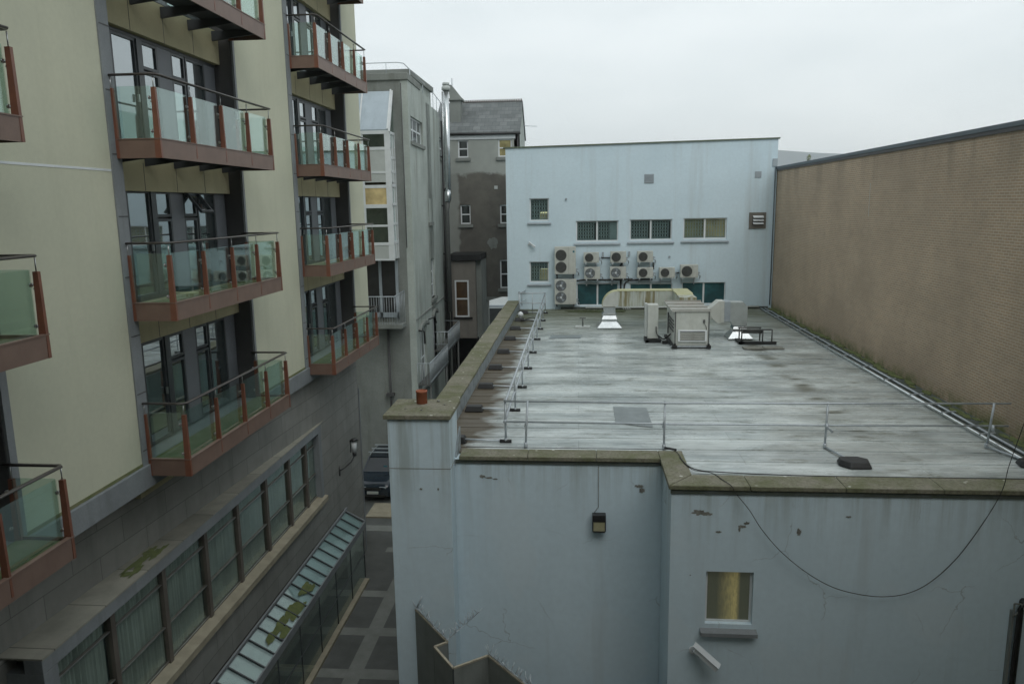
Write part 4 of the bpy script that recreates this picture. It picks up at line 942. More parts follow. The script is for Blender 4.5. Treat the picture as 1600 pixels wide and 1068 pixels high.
def condenser(x0, z0, x1, z1, label, openf, two=False, d=.36, stand=.14, extra=None):
    y1 = YB-stand; y0 = y1-d; t = thing('air_conditioner', label, 'air conditioner', ((x0+x1)/2, YB, z0), ACG)
    m = MB(); m.box(x0, x1, y0, y1, z0, z1); m.build('casing', acwhite, t, .012)
    m = MB(); xs = x0+(x1-x0)*.66; m.box(xs, xs+.006, y0-.003, y0, z0+.02, z1-.02); m.box(x0+.02, x1-.02, y0-.003, y0, z0+.05, z0+.056); m.build('panel_seam', acdark, t)
    if two:
        r = .30; cx = x0+.36
        for cz in (z0+.39, z0+1.05): fan_ring(cx, cz, r, y0, t, openf)
    else:
        r = (z1-z0)*.40; fan_ring(x0+(x1-x0)*.36, (z0+z1)/2, r, y0, t, openf)
    m = MB()
    for x in (x0+.12, x1-.14): m.box(x-.025, x+.025, y0+.02, YB-.002, z0-.06, z0-.01); m.box(x-.025, x+.025, YB-.04, YB-.002, z0-.4 if z0 > -5 else z0-.2, z0-.06); m.box(x-.035, x+.035, y0-.01, y0+.03, z0-.09, z0+.0)
    split(m, 'bracket', rubber if two else galv, t)
    m = MB(); m.box(x1+.001, x1+.06, y0+.12, y0+.22, z0+.1, z0+.3); m.tube(smooth([(x1+.03, y0+.17, z0+.14), (x1+.14, y0+.2, z0+.08), (x1+.16, YB-.04, z0-.08)]), .025, 6); m.tube([(x1+.03, y0+.17, z0+.26), (x1+.12, y0+.2, z0+.24)], .03, 6); m.build('pipe_cover', ventgrey, t)
    if extra: m = MB(); m.box(*extra); m.build('badge', teal, t)
    else: m = MB(); m.box(x0+(x1-x0)*.75, x0+(x1-x0)*.9, y0-.004, y0, z1-.1, z1-.08); m.build('badge', ventgrey, t)
    return t
condenser(-1.32, -3.79, -.15, -2.27, 'tall twin-fan condenser with dark grilles and a teal badge, upper left', False, True, extra=(-.32, -.22, YB-.505, YB-.5, -2.6, -2.5))
condenser(-1.33, -5.47, -.12, -4.07, 'tall twin-fan condenser with white hubs standing at roof level, lower left', True, True)
for b_, lb, op in (((.28, -3.17, 1.12, -2.60), 'small condenser at the left end of the upper row', False),
    ((1.75, -3.18, 2.6, -2.56), 'small condenser in the middle of the upper row', False),
    ((3.21, -3.16, 4.06, -2.56), 'small condenser at the right end of the upper row', False),
    ((.32, -4.08, 1.19, -3.41), 'small condenser with a white fan hub at the left end of the lower row', True),
    ((1.73, -4.06, 2.61, -3.40), 'small condenser with a white fan hub, second in the lower row', True),
    ((3.22, -4.03, 4.08, -3.45), 'small dark-grilled condenser in the middle of the lower row', False),
    ((4.41, -4.03, 5.25, -3.46), 'small dark-grilled condenser, fourth in the lower row', False),
    ((5.55, -4.03, 6.5, -3.32), 'slightly larger condenser at the right end of the lower row', False)):
    condenser(b_[0], b_[1], b_[2], b_[3], lb, op, stand=.12 if op else .2)
# condenser pipe runs
prn = thing('pipe_run', 'black insulated pipe run below the condensers on the office wall', 'pipe', (2, YB, -4.2))
m = MB()
m.tube(smooth([(-.1, YB-.06, -4.2), (.5, YB-.06, -4.14), (1.8, YB-.06, -4.16), (3.0, YB-.06, -4.12)]), .045, 6); m.tube(smooth([(2.35, YB-.07, -4.2), (2.35, YB-.07, -5.6)]), .05, 6)
m.tube(smooth([(4.1, YB-.06, -4.15), (3.0, YB-.06, -4.18), (2.75, YB-.06, -4.25), (2.55, YB-.06, -4.5), (2.55, YB-.06, -5.7)]), .045, 6); m.tube([(1.25, YB-.05, -2.93), (1.75, YB-.05, -2.93)], .03, 6); m.tube([(2.5, YB-.1, -3.15), (2.3, YB-.06, -3.4)], .05, 6)
m.tube([(4.12, YB-.06, -3.2), (4.14, YB-.06, -3.6)], .04, 6); m.tube([(5.3, YB-.06, -3.8), (5.55, YB-.06, -3.8)], .04, 6); m.build('insulated_pipe', cabinb, prn)
m = MB(); m.bar((2.75, YB-.05, -4.3), (5.1, YB-.05, -4.3), .06, .05); m.box(.0, 2.2, YB-.05, YB-.003, -4.36, -4.3); m.box(1.3, 1.4, YB-.06, YB, -2.9, -2.62); m.box(2.75, 2.85, YB-.08, YB, -2.85, -2.6); m.build('cable_tray', ventgrey, prn)
m = MB(); 
for k in range(4): m.tube(smooth([(2.35+k*.09, YB-.3, -5.0), (2.3+k*.1, YB-.5, -5.4), (2.5+k*.12, YB-.7, Z0+.06)]), .02, 6)
m.build('loose_pipe', palepanel, prn)

# ================================================================ GREY BUILDING beyond the hotel
gb = thing('rendered_building', 'old grey cement-rendered building with a glazed bay and stained side wall', 'building', (-9, 42, G))
def gx(y): return -8.25-(y-38)*.032
def side_wall(m, ya, yb, za, zt, holes, th=.35):
    ys = sorted({ya, yb, *[h[0] for h in holes], *[h[1] for h in holes]})
    for i in range(len(ys)-1):
        a, b = ys[i], ys[i+1]; hs = sorted([(h[2], h[3]) for h in holes if h[0] <= a+1e-6 and h[1] >= b-1e-6]); z = za; seg = []
        for h0, h1 in hs: seg.append((z, h0)); z = h1
        seg.append((z, zt))
        for s0, s1 in seg: m.prism([(gx(a), a, s0), (gx(b), b, s0), (gx(b)-th, b, s0), (gx(a)-th, a, s0)], (0, 0, s1-s0))
sh_ = [(38.55, 42.05, 3.25, 4.45), (43.15, 44.2, -.85, .45), (43.3, 44.7, -5.2, -2.95), (39.0, 40.9, -9.7, -6.35), (43.4, 44.4, -9.0, -6.2)]
m = MB(); side_wall(m, 38.0, 44.3, G, 6.05, sh_); side_wall(m, 44.3, 48.2, G, 5.7, [h for h in sh_ if h[1] > 44.3])
m.build('side_wall', greyrender, gb)
m = MB(); m.box(-15, gx(38)-.35, 38.0, 38.35, G, 6.05); m.build('front_wall', greyrender2, gb)
m = MB(); m.prism([(-15, 37.9, 6.05), (gx(38)+.05, 37.9, 6.05), (gx(41.5)+.05, 41.5, 6.05), (gx(41.5)-.4, 41.5, 6.05), (gx(38.3)-.4, 38.4, 6.05), (-15, 38.4, 6.05)], (0, 0, .33)); m.build('parapet', greyrender2, gb, .03)
m = MB(); m.box(-12.2, -8.85, 41.0, 47.2, 5.5, 6.75); m.build('stair_head', greyrender, gb)
m = MB(); m.box(-12.3, -8.7, 40.85, 47.4, 6.75, 7.05); m.build('stair_head_roof', greyrender2, gb, .02)
m = MB(); m.box(-15, -8.9, 38.4, 48.2, 5.3, 5.5); m.build('roof', felt, gb)
m = MB(); side_wall(m, 48.2, 51.5, G, 5.4, [(49.0, 50.7, 3.05, 4.3)]); o = m.build('rear_wall', greyrender2, gb); o.location.x -= .12
m = MB()
for (a, b) in ((38.0, 48.2),): m.prism([(gx(a)+.04, a, -5.72), (gx(b)+.04, b, -5.72), (gx(b)-.01, b, -5.72), (gx(a)-.01, a, -5.72)], (0, 0, .10))
m.build('string_course', greyrender2, gb)
def side_window(h, cols, rows, x_off=.12, dark=winglass, sill=True, off2=0.):
    ya, yb, z0, z1 = h; m = MB(); t = .07
    X0 = lambda y: gx(y)-x_off-off2
    def bx(y0, y1, za, zb, th=.05): m.prism([(X0(y0), y0, za), (X0(y1), y1, za), (X0(y1)-th, y1, za), (X0(y0)-th, y0, za)], (0, 0, zb-za))
    bx(ya, ya+t, z0, z1); bx(yb-t, yb, z0, z1); bx(ya+t, yb-t, z0, z0+t); bx(ya+t, yb-t, z1-t, z1)
    for k in range(1, cols): y = ya+(yb-ya)*k/cols; bx(y-.035, y+.035, z0+t, z1-t)
    for k in range(1, rows): z = z0+(z1-z0)*k/rows; bx(ya+t, yb-t, z-.04, z+.04, .056)
    wo = m.build('window', whiteupvc, gb)
    q = MB(); q.prism([(X0(ya)-.02, ya, z0), (X0(yb)-.02, yb, z0), (X0(yb)-.03, yb, z0), (X0(ya)-.03, ya, z0)], (0, 0, z1-z0)); c = q.build('pane', dark, gb); c.parent = wo
    if sill:
        q = MB(); q.prism([(gx(ya)+.1-off2, ya-.2, z0-.2), (gx(yb)+.1-off2, yb+.2, z0-.2), (gx(yb)-.1-off2, yb+.2, z0-.2), (gx(ya)-.1-off2, ya-.2, z0-.2)], (0, 0, .18)); c = q.build('sill', greyrender2, gb); c.parent = wo
side_window(sh_[0], 3, 2); side_window(sh_[1], 1, 1); side_window(sh_[2], 1, 3); side_window(sh_[3], 2, 2); side_window(sh_[4], 2, 2); side_window((49.0, 50.7, 3.05, 4.3), 2, 2, off2=.12)
m = MB()
for ya, yb, z in ((39.0, 40.9, -6.35), (43.4, 44.4, -6.2)):
    P = []; n = 10; cyy = (ya+yb)/2; rad = (yb-ya)/2+.25
    for k in range(n+1): a = pi*k/n; P.append((gx(cyy)+.0, cyy+cos(a)*rad, z+sin(a)*.35))
    for k in range(n+1): a = pi*(n-k)/n; P.append((gx(cyy)+.0, cyy+cos(a)*(rad-.2), z+sin(a)*.2))
    m.prism(P, (.16, 0, 0))
split(m, 'hood_mould', greyrender2, gb)
m = MB(); m.tube([(gx(41.8), 41.8, -6.2), (gx(41.8)+.4, 41.8, -6.05), (gx(41.8)+.45, 41.8, -6.4)], .04, 6); m.tube([(gx(38.6), 38.6, -6.3), (gx(38.6)+.3, 38.6, -6.35), (gx(38.6)+.32, 38.6, -7.0)], .05, 6); split(m, 'bracket_lamp', cabinb, gb)
# roof railing
m = MB(); zr = 6.9
P = [(-14, 38.2, zr), (-8.75, 38.2, zr), (-8.5, 38.5, zr), (gx(43.3), 43.3, 6.62)]
m.tube(P, .022, 6)
for x in (-13, -11.2, -9.3): m.tube([(x, 38.2, 6.38), (x, 38.2, zr)], .016, 6)
for y, z in ((39.5, 6.82), (43.3, 6.6)): m.tube([(gx(y)-.12, y, 6.0), (gx(y)-.12, y, z)], .02, 6)
m.tube([(gx(46), 46.0, 6.6), (gx(51), 51.3, 6.3)], .022, 6)
for y in (46.1, 47.5, 49, 50.4): m.tube([(gx(y), y, 5.3), (gx(y), y, 6.6-(y-46)*.055)], .018, 6)
m.build('roof_railing', galv, gb)
# glazed bay with sloping top
bx0, bx1, byf = -11.9, -8.97, 37.0
bay = MB(); bay.prism([(bx0, byf+.02, -2.5), (bx0, byf+.02, -1.8), (bx0, 37.7, -1.8), (bx0, 37.7, 1.21), (bx0, byf+.02, 1.21), (bx0, byf+.02, 2.85), (bx0, 38.0, 2.85), (bx0, 38.0, -2.5)], (bx1-.02-bx0, 0, 0)); bo = bay.build('glazed_bay', palepanel, gb)
m = MB()
for (x, wd) in ((bx1-.28, .28), (-10.42, .12), (-11.8, .12)): m.box(x, x+wd, byf, byf+.08, -2.52, 3.56)
m.box(bx0, bx1, byf-.01, byf+.07, 3.46, 3.62); m.box(bx0, bx1, byf-.005, byf+.075, 2.72, 2.86); m.box(bx0, bx1, byf-.005, byf+.075, .93, 1.08); m.box(bx0, bx1, byf-.005, byf+.075, -.02, .16); m.box(bx0, bx1, byf-.005, byf+.075, -1.82, -1.68); m.box(bx0, bx1, byf-.005, byf+.075, -.92, -.82); m.box(bx0, bx1, byf-.006, byf+.07, -2.56, -2.48); m.box(bx0, bx1, byf-.005, byf+.075, 1.62, 1.72)
# side face frames
for (y, wd) in ((byf+.08, .08), (byf+.5, .07), (37.9, .1)): m.box(bx1-.06, bx1, y, y+wd, -2.5, 3.5)
for z in (3.46, 2.3, .98, .1, -.85, -1.75, 1.65): m.box(bx1-.062, bx1+.003, byf+.08, 38.0, z, z+.12)
m.bar((bx1-.03, byf, 3.55), (bx1-.03, 38.0, 5.55), .08, .1)
c = m.build('white_frame', whiteupvc, gb); c.parent = bo
m = MB(); m.box(bx1-.05, bx1-.035, byf+.1, 37.98, 1.2, 2.3); m.box(bx1-.05, bx1-.035, byf+.1, 37.98, -2.4, -1.7); split(m, 'side_panel', whiteupvc, gb, bo)
m = MB()
for (a, b, z0, z1) in ((bx0+.1, -10.42, 2.86, 3.46), (-10.3, bx1-.28, 2.86, 3.46), (-10.3, bx1-.28, -.82, .0), (bx0+.1, -10.42, -1.68, -.02), (-10.3, bx1-.28, -1.68, -.92)): m.box(a, b, byf+.03, byf+.04, z0, z1)
m.box(bx1-.045, bx1-.035, byf+.1, 37.98, 2.4, 3.5); m.box(bx1-.045, bx1-.035, byf+.1, 37.98, -1.7, 1.0); m.prism([(bx1-.045, byf+.1, 3.6), (bx1-.045, 37.98, 3.6), (bx1-.045, 37.98, 5.4)], (.01, 0, 0)); split(m, 'pane', clearglass, gb, bo)
m = MB()
for (a, b, z0, z1) in ((bx0+.1, -10.42, .16, .93), (-10.3, bx1-.28, .16, .93)): m.box(a, b, byf+.03, byf+.04, z0, z1)
split(m, 'lit_pane', litwarm, gb, bo)
m = MB(); m.box(bx0, bx1-.1, 37.6, 37.65, -1.7, 3.5); c = m.build('room_inside', pm('dim_interior', (.13, .12, .09), (.05, .055, .045), 1.3, .9), gb); c.parent = bo
m = MB(); m.prism([(bx0, byf+.0, 3.62), (bx1-.08, byf+.0, 3.62), (bx1-.08, 38.0, 5.5), (bx0, 38.0, 5.5)], (0, -.02, .05)); c = m.build('sloping_roof', polycarb, gb); c.parent = bo
m = MB()
for x in (bx0+.02, -10.45, bx1-.1): m.bar((x, byf-.03, 3.68), (x, 37.98, 5.62), .07, .06)
split(m, 'roof_bar', whiteupvc, gb, bo)
# recess with doors and small balcony under the bay
m = MB(); m.box(-12, -9.1, 37.94, 37.99, -5.5, -2.56); m.build('door_recess', cabinb, gb)
m = MB()
for x in (-10.9, -10.05, -9.2): m.box(x, x+.14, 37.88, 37.94, -5.5, -2.6)
m.box(-12, -9.06, 37.88, 37.935, -5.5, -5.25); m.build('door_frame', ventgrey, gb)
m = MB(); m.box(-12, -8.75, 37.0, 37.94, -5.95, -5.75); m.build('small_balcony', greyrender2, gb)
m = MB(); m.tube([(-12, 37.05, -4.35), (-9.1, 37.05, -4.35), (-8.8, 37.95, -4.15)], .03, 6)
for k in range(24): x = -11.8+k*.128; m.tube([(x, 37.05, -5.75), (x, 37.05, -4.35)], .009, 4)
for k in range(8): t = k/7; m.tube([(-9.1+.3*t, 37.05+.9*t, -5.75), (-9.1+.3*t, 37.05+.9*t, -4.35+.2*t)], .012, 4)
m.build('balcony_railing', galv, gb)
m = MB(); m.tube([(-9.7, 37.9, G), (-9.7, 37.9, -6.1)], .06, 8); m.tube([(-8.55, 37.9, -2), (-8.55, 37.9, 5.9)], .02, 6); m.box(-9.9, -9.5, 37.7, 38, -9.6, -9.45); m.build('waste_pipe', charcoal, gb)
# iron walkway with railings on the side wall
wk = thing('iron_walkway', 'grey iron walkway with railings along the side of the old grey building', 'walkway', (-8, 42, -10))
def walk(ya, yb, z, name):
    xo = -7.6
    m = MB(); m.box(gx(ya)+.02, xo, ya, yb, z-.08, z); m.build('walkway_floor', acdark, wk)
    m = MB(); m.tube([(gx(ya), ya, z+1.1), (xo, ya, z+1.1), (xo, yb, z+1.1), (gx(yb), yb, z+1.1)], .03, 6); m.tube([(xo, ya, z+.1), (xo, yb, z+.1)], .02, 6)
    n = int((yb-ya)/.16)
    for k in range(n+1): y = ya+(yb-ya)*k/n; m.tube([(xo, y, z), (xo, y, z+1.1)], .011, 4)
    for k in range(5): x = gx(ya)+(xo-gx(ya))*k/4; m.tube([(x, ya, z), (x, ya, z+1.1)], .012, 4)
    m.build('railing', galv, wk)
walk(37.9, 43.4, -9.0, 'a'); walk(43.6, 48.0, -8.3, 'b')
m = MB()
for y in (38.2, 43.0, 47.5): m.tube([(-7.65, y, G), (-7.65, y, -9.0 if y < 43.3 else -8.3)], .06, 6)
m.build('column', acdark, wk)
ws = MB(); ws.box(-8.1, -7.2, 44, 44.8, G, -9.3)
# downpipes
d3 = thing('downpipe', 'dark cast-iron downpipe in the corner behind the silver flue', 'pipe', (-8.4, 48.3, G))
m = MB(); m.tube([(-8.42, 48.3, G), (-8.42, 48.3, 5.2)], .07, 8); m.tube([(-8.15, 48.35, -7.7), (-8.15, 48.35, -3)], .06, 8); m.build('pipe', cabinb, d3)
m = MB()
for z in (-6, -3, 0, 3): m.box(-8.55, -8.3, 48.2, 48.4, z, z+.1)
m.tube([(-8.42, 48.3, .9), (-8.2, 48.2, 1.2)], .05, 6); m.build('pipe_collar', cabinb, d3)
fl_ = thing('metal_flue', 'tall shiny steel flue pipe with a wide cap rising above the roofs', 'chimney flue', (-7.95, 47.3, G))
m = MB(); m.tube([(-7.95, 47.3, .4), (-7.92, 47.3, 6.9)], .17, 14); m.tube([(-8.17, 47.4, 1.5), (-8.17, 47.4, 6.8)], .05, 8); m.build('pipe', zinc, fl_)
m = MB(); m.tube([(-7.92, 47.3, 6.85), (-7.92, 47.3, 7.05), (-7.92, 47.3, 7.15)], [.26, .27, .15], 14); m.tube([(-7.92, 47.3, 7.15), (-7.92, 47.3, 7.3)], [.22, .2], 14); m.build('cap', palepanel, fl_)
m = MB(); m.tube([(-8.0, 47.3, .45), (-8.08, 47.3, -.35), (-8.05, 47.3, -6.5)], [.17, .14, .13], 12); m.build('lower_pipe', acdark, fl_)
m = MB(); m.tube([(-7.97, 47.28, .95), (-8.0, 47.28, .3)], .19, 12); m.build('bright_sleeve', zinc, fl_)

# ================================================================ SLATE-ROOFED HOUSE
hs = thing('slate_roofed_house', 'tall damp-stained rendered house with a slate roof closing the alley', 'house', (-6, 54, G))
YH = 52.0
def hole_wall(m, xa, xb, za, zt, holes, ya, yb): wall_with_holes(m, xa, xb, za, lambda x: zt, holes, ya, yb)
hw = [(-8.02, -7.32, 3.2, 4.34), (-5.32, -4.4, 3.2, 4.36), (-7.96, -7.26, -1.19, .1), (-5.27, -4.4, -1.19, .06), (-5.34, -4.4, -5.56, -3.63)]
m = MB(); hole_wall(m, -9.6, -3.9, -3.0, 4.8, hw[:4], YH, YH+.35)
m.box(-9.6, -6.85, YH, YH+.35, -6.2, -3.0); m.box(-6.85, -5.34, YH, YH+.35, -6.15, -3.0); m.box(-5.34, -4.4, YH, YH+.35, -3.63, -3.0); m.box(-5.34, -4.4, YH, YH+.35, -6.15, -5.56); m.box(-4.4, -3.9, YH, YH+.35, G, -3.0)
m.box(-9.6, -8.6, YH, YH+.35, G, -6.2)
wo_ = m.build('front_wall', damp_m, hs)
m = MB(); blob(m, -5.8, -2.5, YH-.008, .35, .4, 'y', 20, .004, .2); m.build('render_patch', greyrender2, hs)
m = MB()
P = [(-3.9, YH, G), (-3.9, 57.4, G), (-3.9, 57.4, 4.6), (-3.9, 54.7, 7.0), (-3.9, YH, 4.75)]
m.prism(P, (-.35, 0, 0)); m.box(-9.6, -4.3, 57.0, 57.4, -6, 4.6); m.build('gable_wall', greyrender, hs)
rf_ = MB(); rf_.prism([(-9.6, YH-.15, 4.72), (-3.82, YH-.15, 4.72), (-3.82, 54.7, 6.98), (-9.6, 54.7, 6.98)], (0, 0, .1)); rf_.prism([(-9.6, 57.5, 4.62), (-3.82, 57.5, 4.62), (-3.82, 54.7, 6.98), (-9.6, 54.7, 6.98)], (0, 0, .1)); ro = rf_.build('slate_roof', slate, hs)
m = MB()
for k in range(26):
    x = -8.0+k*.16; m.box(x, x+.14, 54.62, 54.78, 7.06, 7.14); P = [(x+.07+cos(2*pi*q/8)*.055, 54.68, 7.19+sin(2*pi*q/8)*.06) for q in range(8)]; m.prism(P, (0, .04, 0))
c = m.build('crested_ridge', pm('ridge_tile', (.2, .18, .17), (.14, .13, .12), 5, .8), hs); c.parent = ro
m = MB(); m.tube([(-9.6, YH-.2, 4.72), (-3.8, YH-.2, 4.68)], .08, 8); m.tube([(-4.0, YH-.1, 4.7), (-4.0, YH-.1, 2)], .05, 6); m.build('gutter', cabinb, hs)
m = MB(); m.box(-9.6, -4.15, YH-.06, YH, 4.36, 4.62); m.build('eaves_board', whiteupvc, hs)
m = MB(); m.box(-8.6, -7.9, 52.8, 53.8, 4.5, 7.0); m.prism([(-8.75, 52.65, 7.0), (-7.75, 52.65, 7.0), (-7.75, 53.95, 7.0), (-8.75, 53.95, 7.0)], (0, 0, .12)); m.prism([(-8.6, 52.8, 7.12), (-7.8, 52.8, 7.12), (-8.5, 52.8, 8.0), (-8.7, 52.8, 8.0)], (0, 1.0, 0)); m.build('chimney', greyrender2, hs)
m = MB(); m.tube([(-8.5, 53.3, 7.9), (-8.5, 53.3, 8.5)], .03, 6); m.build('chimney_aerial', galv, hs)
m = MB(); m.tube([(-3.9, 55.5, 5.5), (-2.9, 55.5, 5.45)], .02, 6); m.build('aerial_arm', galv, hs)
for i, (a, b, z0, z1) in enumerate(hw):
    m = MB(); y = YH+.1; t = .09
    m.box(a, a+t, y, y+.06, z0, z1); m.box(b-t, b, y, y+.06, z0, z1); m.box(a+t, b-t, y, y+.06, z0, z0+t); m.box(a+t, b-t, y, y+.06, z1-t, z1); zm = (z0+z1)/2; m.box(a+t, b-t, y-.01, y+.05, zm-.04, zm+.04)
    wo = m.build('sash_window', whiteupvc, hs)
    q = MB(); q.box(a+t, b-t, y+.02, y+.03, z0+t, z1-t); c = q.build('pane', litdim if i == 1 else winglass, hs); c.parent = wo
    q = MB(); q.box(a-.15, b+.15, YH-.12, YH+.1, z0-.22, z0-.02); c = q.build('sill', greyrender2, hs); c.parent = wo
m = MB(); m.box(-5.62, -5.4, YH-.05, YH, 1.1, 1.32); m.build('wall_vent', palepanel, hs)
# passage through the house
m = MB(); m.box(-6.9, -6.75, YH+.35, 57.4, G, -6.15); m.box(-6.9, -4.3, YH+.35, 57.4, -6.15, -6.0); m.build('passage_lining', greyrender2, hs)
m = MB()
P = [(-6.85, YH, -6.6), (-6.85, YH, -6.14), (-5.2, YH, -6.14)]
m.prism(P, (0, .35, 0)); m.build('arch_spandrel', greyrender2, hs)
# projecting first-floor box
m = MB(); m.box(-8.35, -6.62, 49.0, YH, -8.5, -3.45); orl = m.build('projecting_room', oriel_m, hs)
m = MB(); m.box(-8.4, -6.25, 48.8, YH, -3.42, -3.05); c = m.build('flat_roof', rubber, hs); c.parent = orl
m = MB(); m.box(-6.62, -6.28, 49.25, YH, -8.45, -3.46); c = m.build('side_return', greyrender2, hs); c.parent = orl
a, b, z0, z1 = -8.0, -7.08, -7.1, -4.7; m = MB(); t = .1; y = 48.95
m.box(a, a+t, y, 49, z0, z1); m.box(b-t, b, y, 49, z0, z1); m.box(a+t, b-t, y, 49, z0, z0+t); m.box(a+t, b-t, y, 49, z1-t, z1); m.box(a+t, b-t, y-.01, 49, -5.95, -5.86); c = m.build('sash_window', whiteupvc, hs); c.parent = orl
m = MB(); m.box(a+t, b-t, 48.97, 48.99, z0+t, -5.95); m.box(a+t, b-t, 48.97, 48.99, -5.86, z1-t); c = m.build('pane', darkglass('amber_dark_glass', (.11, .07, .04), 1.5, .1), hs); c.parent = orl
m = MB(); m.box(a-.1, b+.2, 48.86, 49, z0-.1, z0); c = m.build('sill', cabinb, hs); c.parent = orl
m = MB(); m.box(-8.6, -8.5, 51.0, YH, G, -8.5); m.box(-8.3, -8.1, 49.1, 49.3, G, -8.5); m.box(-6.7, -6.5, 49.1, 49.3, G, -8.5); m.build('post_below', cabinb, hs)
m = MB(); m.box(-8.6, -6.9, YH+.1, YH+.2, G, -6.2); m.build('dark_doorway', cabinb, hs)
# what shows through the passage
pv = thing('pale_building', 'pale building seen bright through the passage under the slate-roofed house', 'building', (-7, 72, G))
m = MB(); m.box(-16, 4, 72, 80, G, -6.2); m.build('wall', pm('pale_far_render', (.72, .75, .74), (.64, .68, .68), .6, .8), pv)
m = MB(); m.box(-8.6, -6.6, 71.93, 72, -11.5, -9.6); m.box(-5.6, -4.9, 71.93, 72, -11.5, -9.7); m.build('window', winglass, pv)
m = MB(); m.box(-16, 4, 71.9, 72.0, -9.45, -9.3); m.build('shop_band', ventgrey, pv)
bs = thing('bush', 'dark climbing bush below the projecting room at the alley end', 'plant', (-6.3, 47.5, G))
m = MB()
for k in range(420):
    a = random.uniform(0, 6.28); rr_ = random.uniform(.1, .8); zz = random.uniform(-11.4, -8.7); x = -6.2+cos(a)*rr_*.8; y = 47.5+sin(a)*rr_; s = random.uniform(.04, .1)
    u = Vector((random.uniform(-1, 1), random.uniform(-1, 1), random.uniform(-1, 1))).normalized()*s; v = Vector((random.uniform(-1, 1), random.uniform(-1, 1), random.uniform(-1, 1))).normalized()*s; p = Vector((x, y, zz)); m.quad(tuple(p-u), tuple(p-v), tuple(p+u), tuple(p+v))
m.build('foliage', pm('dark_leaves', (.03, .05, .03), (.05, .065, .03), 6, .8), bs)
m = MB(); m.tube([(-6.2, 47.5, G), (-6.25, 47.5, -11), (-6.1, 47.4, -9)], [.12, .08, .03], 6); m.build('trunk', charcoal, bs)

# ================================================================ CAR in the side yard
car = thing('parked_car', 'dark blue estate car with silver roof bars parked nose-out beyond the hotel corner', 'car', (-9.75, 35.9, G))
cw = .9
def ring(y, prof): return [(-9.75+x, y, G+z) for x, z in prof]
def sec(w, zlo, zsh, wtop, ztop): return [(-w, zlo), (-w-.02, (zlo+zsh)/2), (-w, zsh), (-wtop, ztop-.06), (-wtop+.12, ztop), (wtop-.12, ztop), (wtop, ztop-.06), (w, zsh), (w+.02, (zlo+zsh)/2), (w, zlo)]
m = MB()
m.loft([ring(33.85, sec(.72, .35, .62, .62, .72)), ring(33.95, sec(.80, .25, .75, .72, .85)), ring(34.2, sec(.87, .22, .88, .76, .98)), ring(35.0, sec(.9, .22, .98, .78, 1.08)), ring(35.15, sec(.9, .22, 1.0, .78, 1.1)), ring(37.6, sec(.9, .22, 1.02, .76, 1.12)), ring(37.8, sec(.84, .3, .9, .7, 1.05))])
m.build('body', carpaint, car)
m = MB(); m.loft([ring(35.05, [(-.78, 1.06), (-.76, 1.08), (.76, 1.08), (.78, 1.06)]), ring(35.75, [(-.78, 1.06), (-.62, 1.62), (.62, 1.62), (.78, 1.06)]), ring(37.3, [(-.78, 1.06), (-.62, 1.64), (.62, 1.64), (.78, 1.06)]), ring(37.7, [(-.76, 1.06), (-.66, 1.15), (.66, 1.15), (.76, 1.06)])], smooth=False); m.build('window_glass', pm('car_glass', (.02, .025, .03), (.015, .02, .022), 2, .12), car)
m = MB(); m.loft([ring(35.7, [(-.63, 1.60), (-.58, 1.66), (.58, 1.66), (.63, 1.60)]), ring(36.5, [(-.64, 1.62), (-.58, 1.71), (.58, 1.71), (.64, 1.62)]), ring(37.4, [(-.63, 1.6), (-.58, 1.67), (.58, 1.67), (.63, 1.6)])], smooth=False)
for s_ in (-1, 1):
    m.bar((-9.75+s_*.76, 35.1, G+1.08), (-9.75+s_*.61, 35.75, G+1.63), .07, .06); m.bar((-9.75+s_*.77, 36.5, G+1.08), (-9.75+s_*.63, 36.5, G+1.63), .08, .05)
m.build('roof', carpaint, car)
for y in (35.9, 36.5, 37.1):
    m = MB(); m.bar((-9.75-.7, y, G+1.80), (-9.75+.7, y, G+1.80), .07, .04); m.build('roof_bar', galv, car)
m = MB()
for s_ in (-1, 1): m.tube([(-9.75+s_*.6, 35.8, G+1.72), (-9.75+s_*.6, 37.3, G+1.72)], .02, 6)
m.build('roof_rail', galv, car)
for s_ in (-1, 1):
    m = MB(); m.box(-9.75+s_*.48-.17, -9.75+s_*.48+.17, 33.86, 33.97, G+.62, G+.76); m.build('headlight', clearglass if False else ventgrey, car, .02)
    m = MB(); m.box(-9.75+s_*1.0-.09, -9.75+s_*1.0+.09, 35.2, 35.3, G+1.0, G+1.14); m.build('wing_mirror', carpaint, car, .02)
m = MB(); m.box(-10.02, -9.48, 33.80, 33.85, G+.42, G+.54); m.build('number_plate', palepanel, car)
m = MB(); m.box(-10.15, -9.35, 33.83, 33.9, G+.6, G+.72); m.box(-10.3, -9.2, 33.83, 33.9, G+.26, G+.38); m.build('grille', cabinb, car)
m = MB(); m.box(-9.55, -9.38, 35.28, 35.30, G+1.2, G+1.32); m.build('windscreen_sticker', teal, car)
for s_ in (-1, 1):
    for y in (34.6, 37.0):
        m = MB(); m.tube([(-9.75+s_*.74, y, G+.32), (-9.75+s_*.93, y, G+.32)], .32, 20); wv = m.build('wheel', rubber, car)
        m = MB(); m.tube([(-9.75+s_*.93, y, G+.32), (-9.75+s_*.945, y, G+.32)], .19, 14); c = m.build('rim', galv, car); c.parent = wv

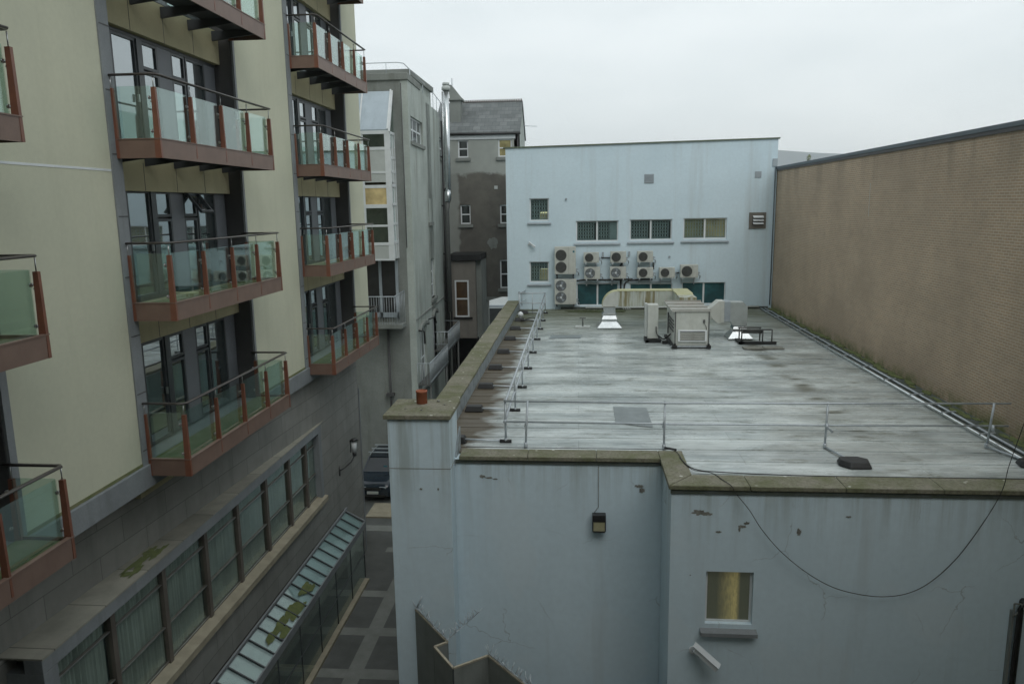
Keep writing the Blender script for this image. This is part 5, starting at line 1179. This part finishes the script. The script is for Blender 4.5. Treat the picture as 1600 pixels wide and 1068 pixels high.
# ================================================================ SPIKED SCREEN in front of the pier
sc2 = thing('spiked_fence', 'grey boarded screen with wire spikes along its top, below the pale pier', 'fence', (-2.5, 15, G))
zt2 = -9.34
pl_ = [(-3.83, 16.40), (-2.85, 15.09), (-3.10, 14.89), (-2.57, 14.15), (-1.9, 14.64), (-.99, 13.6), (-.2, 12.7)]
for i in range(len(pl_)-1):
    (ax, ay), (bx_, by_) = pl_[i], pl_[i+1]
    m = MB(); m.bar((ax, ay, (G+zt2)/2), (bx_, by_, (G+zt2)/2), .035, zt2-G-.04); m.build('board', fence_m, sc2)
    m = MB(); m.bar((ax, ay, zt2), (bx_, by_, zt2), .05, .035); m.build('edge_trim', fence_e, sc2)
m = MB()
for (x, y) in pl_[1:4]: m.bar((x, y, G), (x, y, zt2-.02), .03, .03)
m.build('corner_bead', darkframe, sc2)
m = MB()
for i in (0, 4, 5):
    (ax, ay), (bx_, by_) = pl_[i], pl_[i+1]; n = 11
    m.tube([(ax, ay, zt2+.05), (bx_, by_, zt2+.05)], .012, 5)
    for k in range(n):
        t = (k+.5)/n; x, y = ax+(bx_-ax)*t, ay+(by_-ay)*t
        for q in range(3): a = random.uniform(0, 6.28); m.tube([(x, y, zt2+.04), (x+cos(a)*.1, y+sin(a)*.1, zt2+random.uniform(.12, .26))], .007, 4)
m.tube([(-2.85, 15.09, zt2+.05), (-2.3, 16.3, zt2+.05)], .012, 5)
for k in range(9):
    t = (k+.5)/9; x, y = -2.85+.55*t, 15.09+1.2*t
    for q in range(3): a = random.uniform(0, 6.28); m.tube([(x, y, zt2+.04), (x+cos(a)*.12, y+sin(a)*.12, zt2+random.uniform(.12, .26))], .007, 4)
m.tube([(-3.83, 16.38, zt2), (-3.66, 16.36, zt2+.35)], .015, 5); m.build('wire_spikes', galv, sc2)

# debris on the pier cap
for i, (x, y, s) in enumerate(((-3.35, 17.6, .045), (-3.15, 17.3, .03), (-3.6, 16.8, .03), (-4.0, 16.9, .02))):
    m = MB(); rings = []
    for z, r in ((0, .7), (.4, 1), (.8, .6)): rings.append([(x+cos(2*pi*k/7)*r*s*random.uniform(.8, 1.2), y+sin(2*pi*k/7)*r*s*random.uniform(.8, 1.2), -4.60+z*s) for k in range(7)])
    m.loft(rings, smooth=False); o = m.build('stone', chip)
    tag(o, ('largest loose stone on the pier cap, right of the terracotta pot', 'small stone near the right edge of the pier cap', 'small stone in front of the terracotta pot', 'tiny stone on the left of the pier cap')[i], 'stone', 'loose stones on the pier cap')

# ================================================================ building on the viewer's side
vb = thing('viewer_side_building', 'plain rendered building on the viewer side of the yard', 'building', (0, -2, G))
m = MB(); m.box(-26, 24, -8, -.9, G, 9.5); m.build('wall', facade_m, vb)  # unseen, behind the camera; its height is set to shade the front walls

# ================================================================ the damp air of the day
hz_ = MB(); hz_.box(-3550, 3550, -450, 3550, G-1, 200)
ho = hz_.build('haze', asphalt); ho.data.materials.clear()
vm = bpy.data.materials.new('damp_air'); vm.use_nodes = True; vm.node_tree.nodes.clear()
vo = vm.node_tree.nodes.new('ShaderNodeOutputMaterial'); pv_ = vm.node_tree.nodes.new('ShaderNodeVolumePrincipled')
pv_.inputs['Color'].default_value = (.98, .995, 1, 1); pv_.inputs['Density'].default_value = .0002; pv_.inputs['Anisotropy'].default_value = 0
vm.node_tree.links.new(pv_.outputs[0], vo.inputs['Volume']); ho.data.materials.append(vm); ho['kind'] = 'stuff'

# lift everything so that the alley floor is z = 0
for o in list(S.objects):
    if '_o' in o: del o['_o']
for o in list(S.objects):
    if o.parent is None: o.location.z += UP
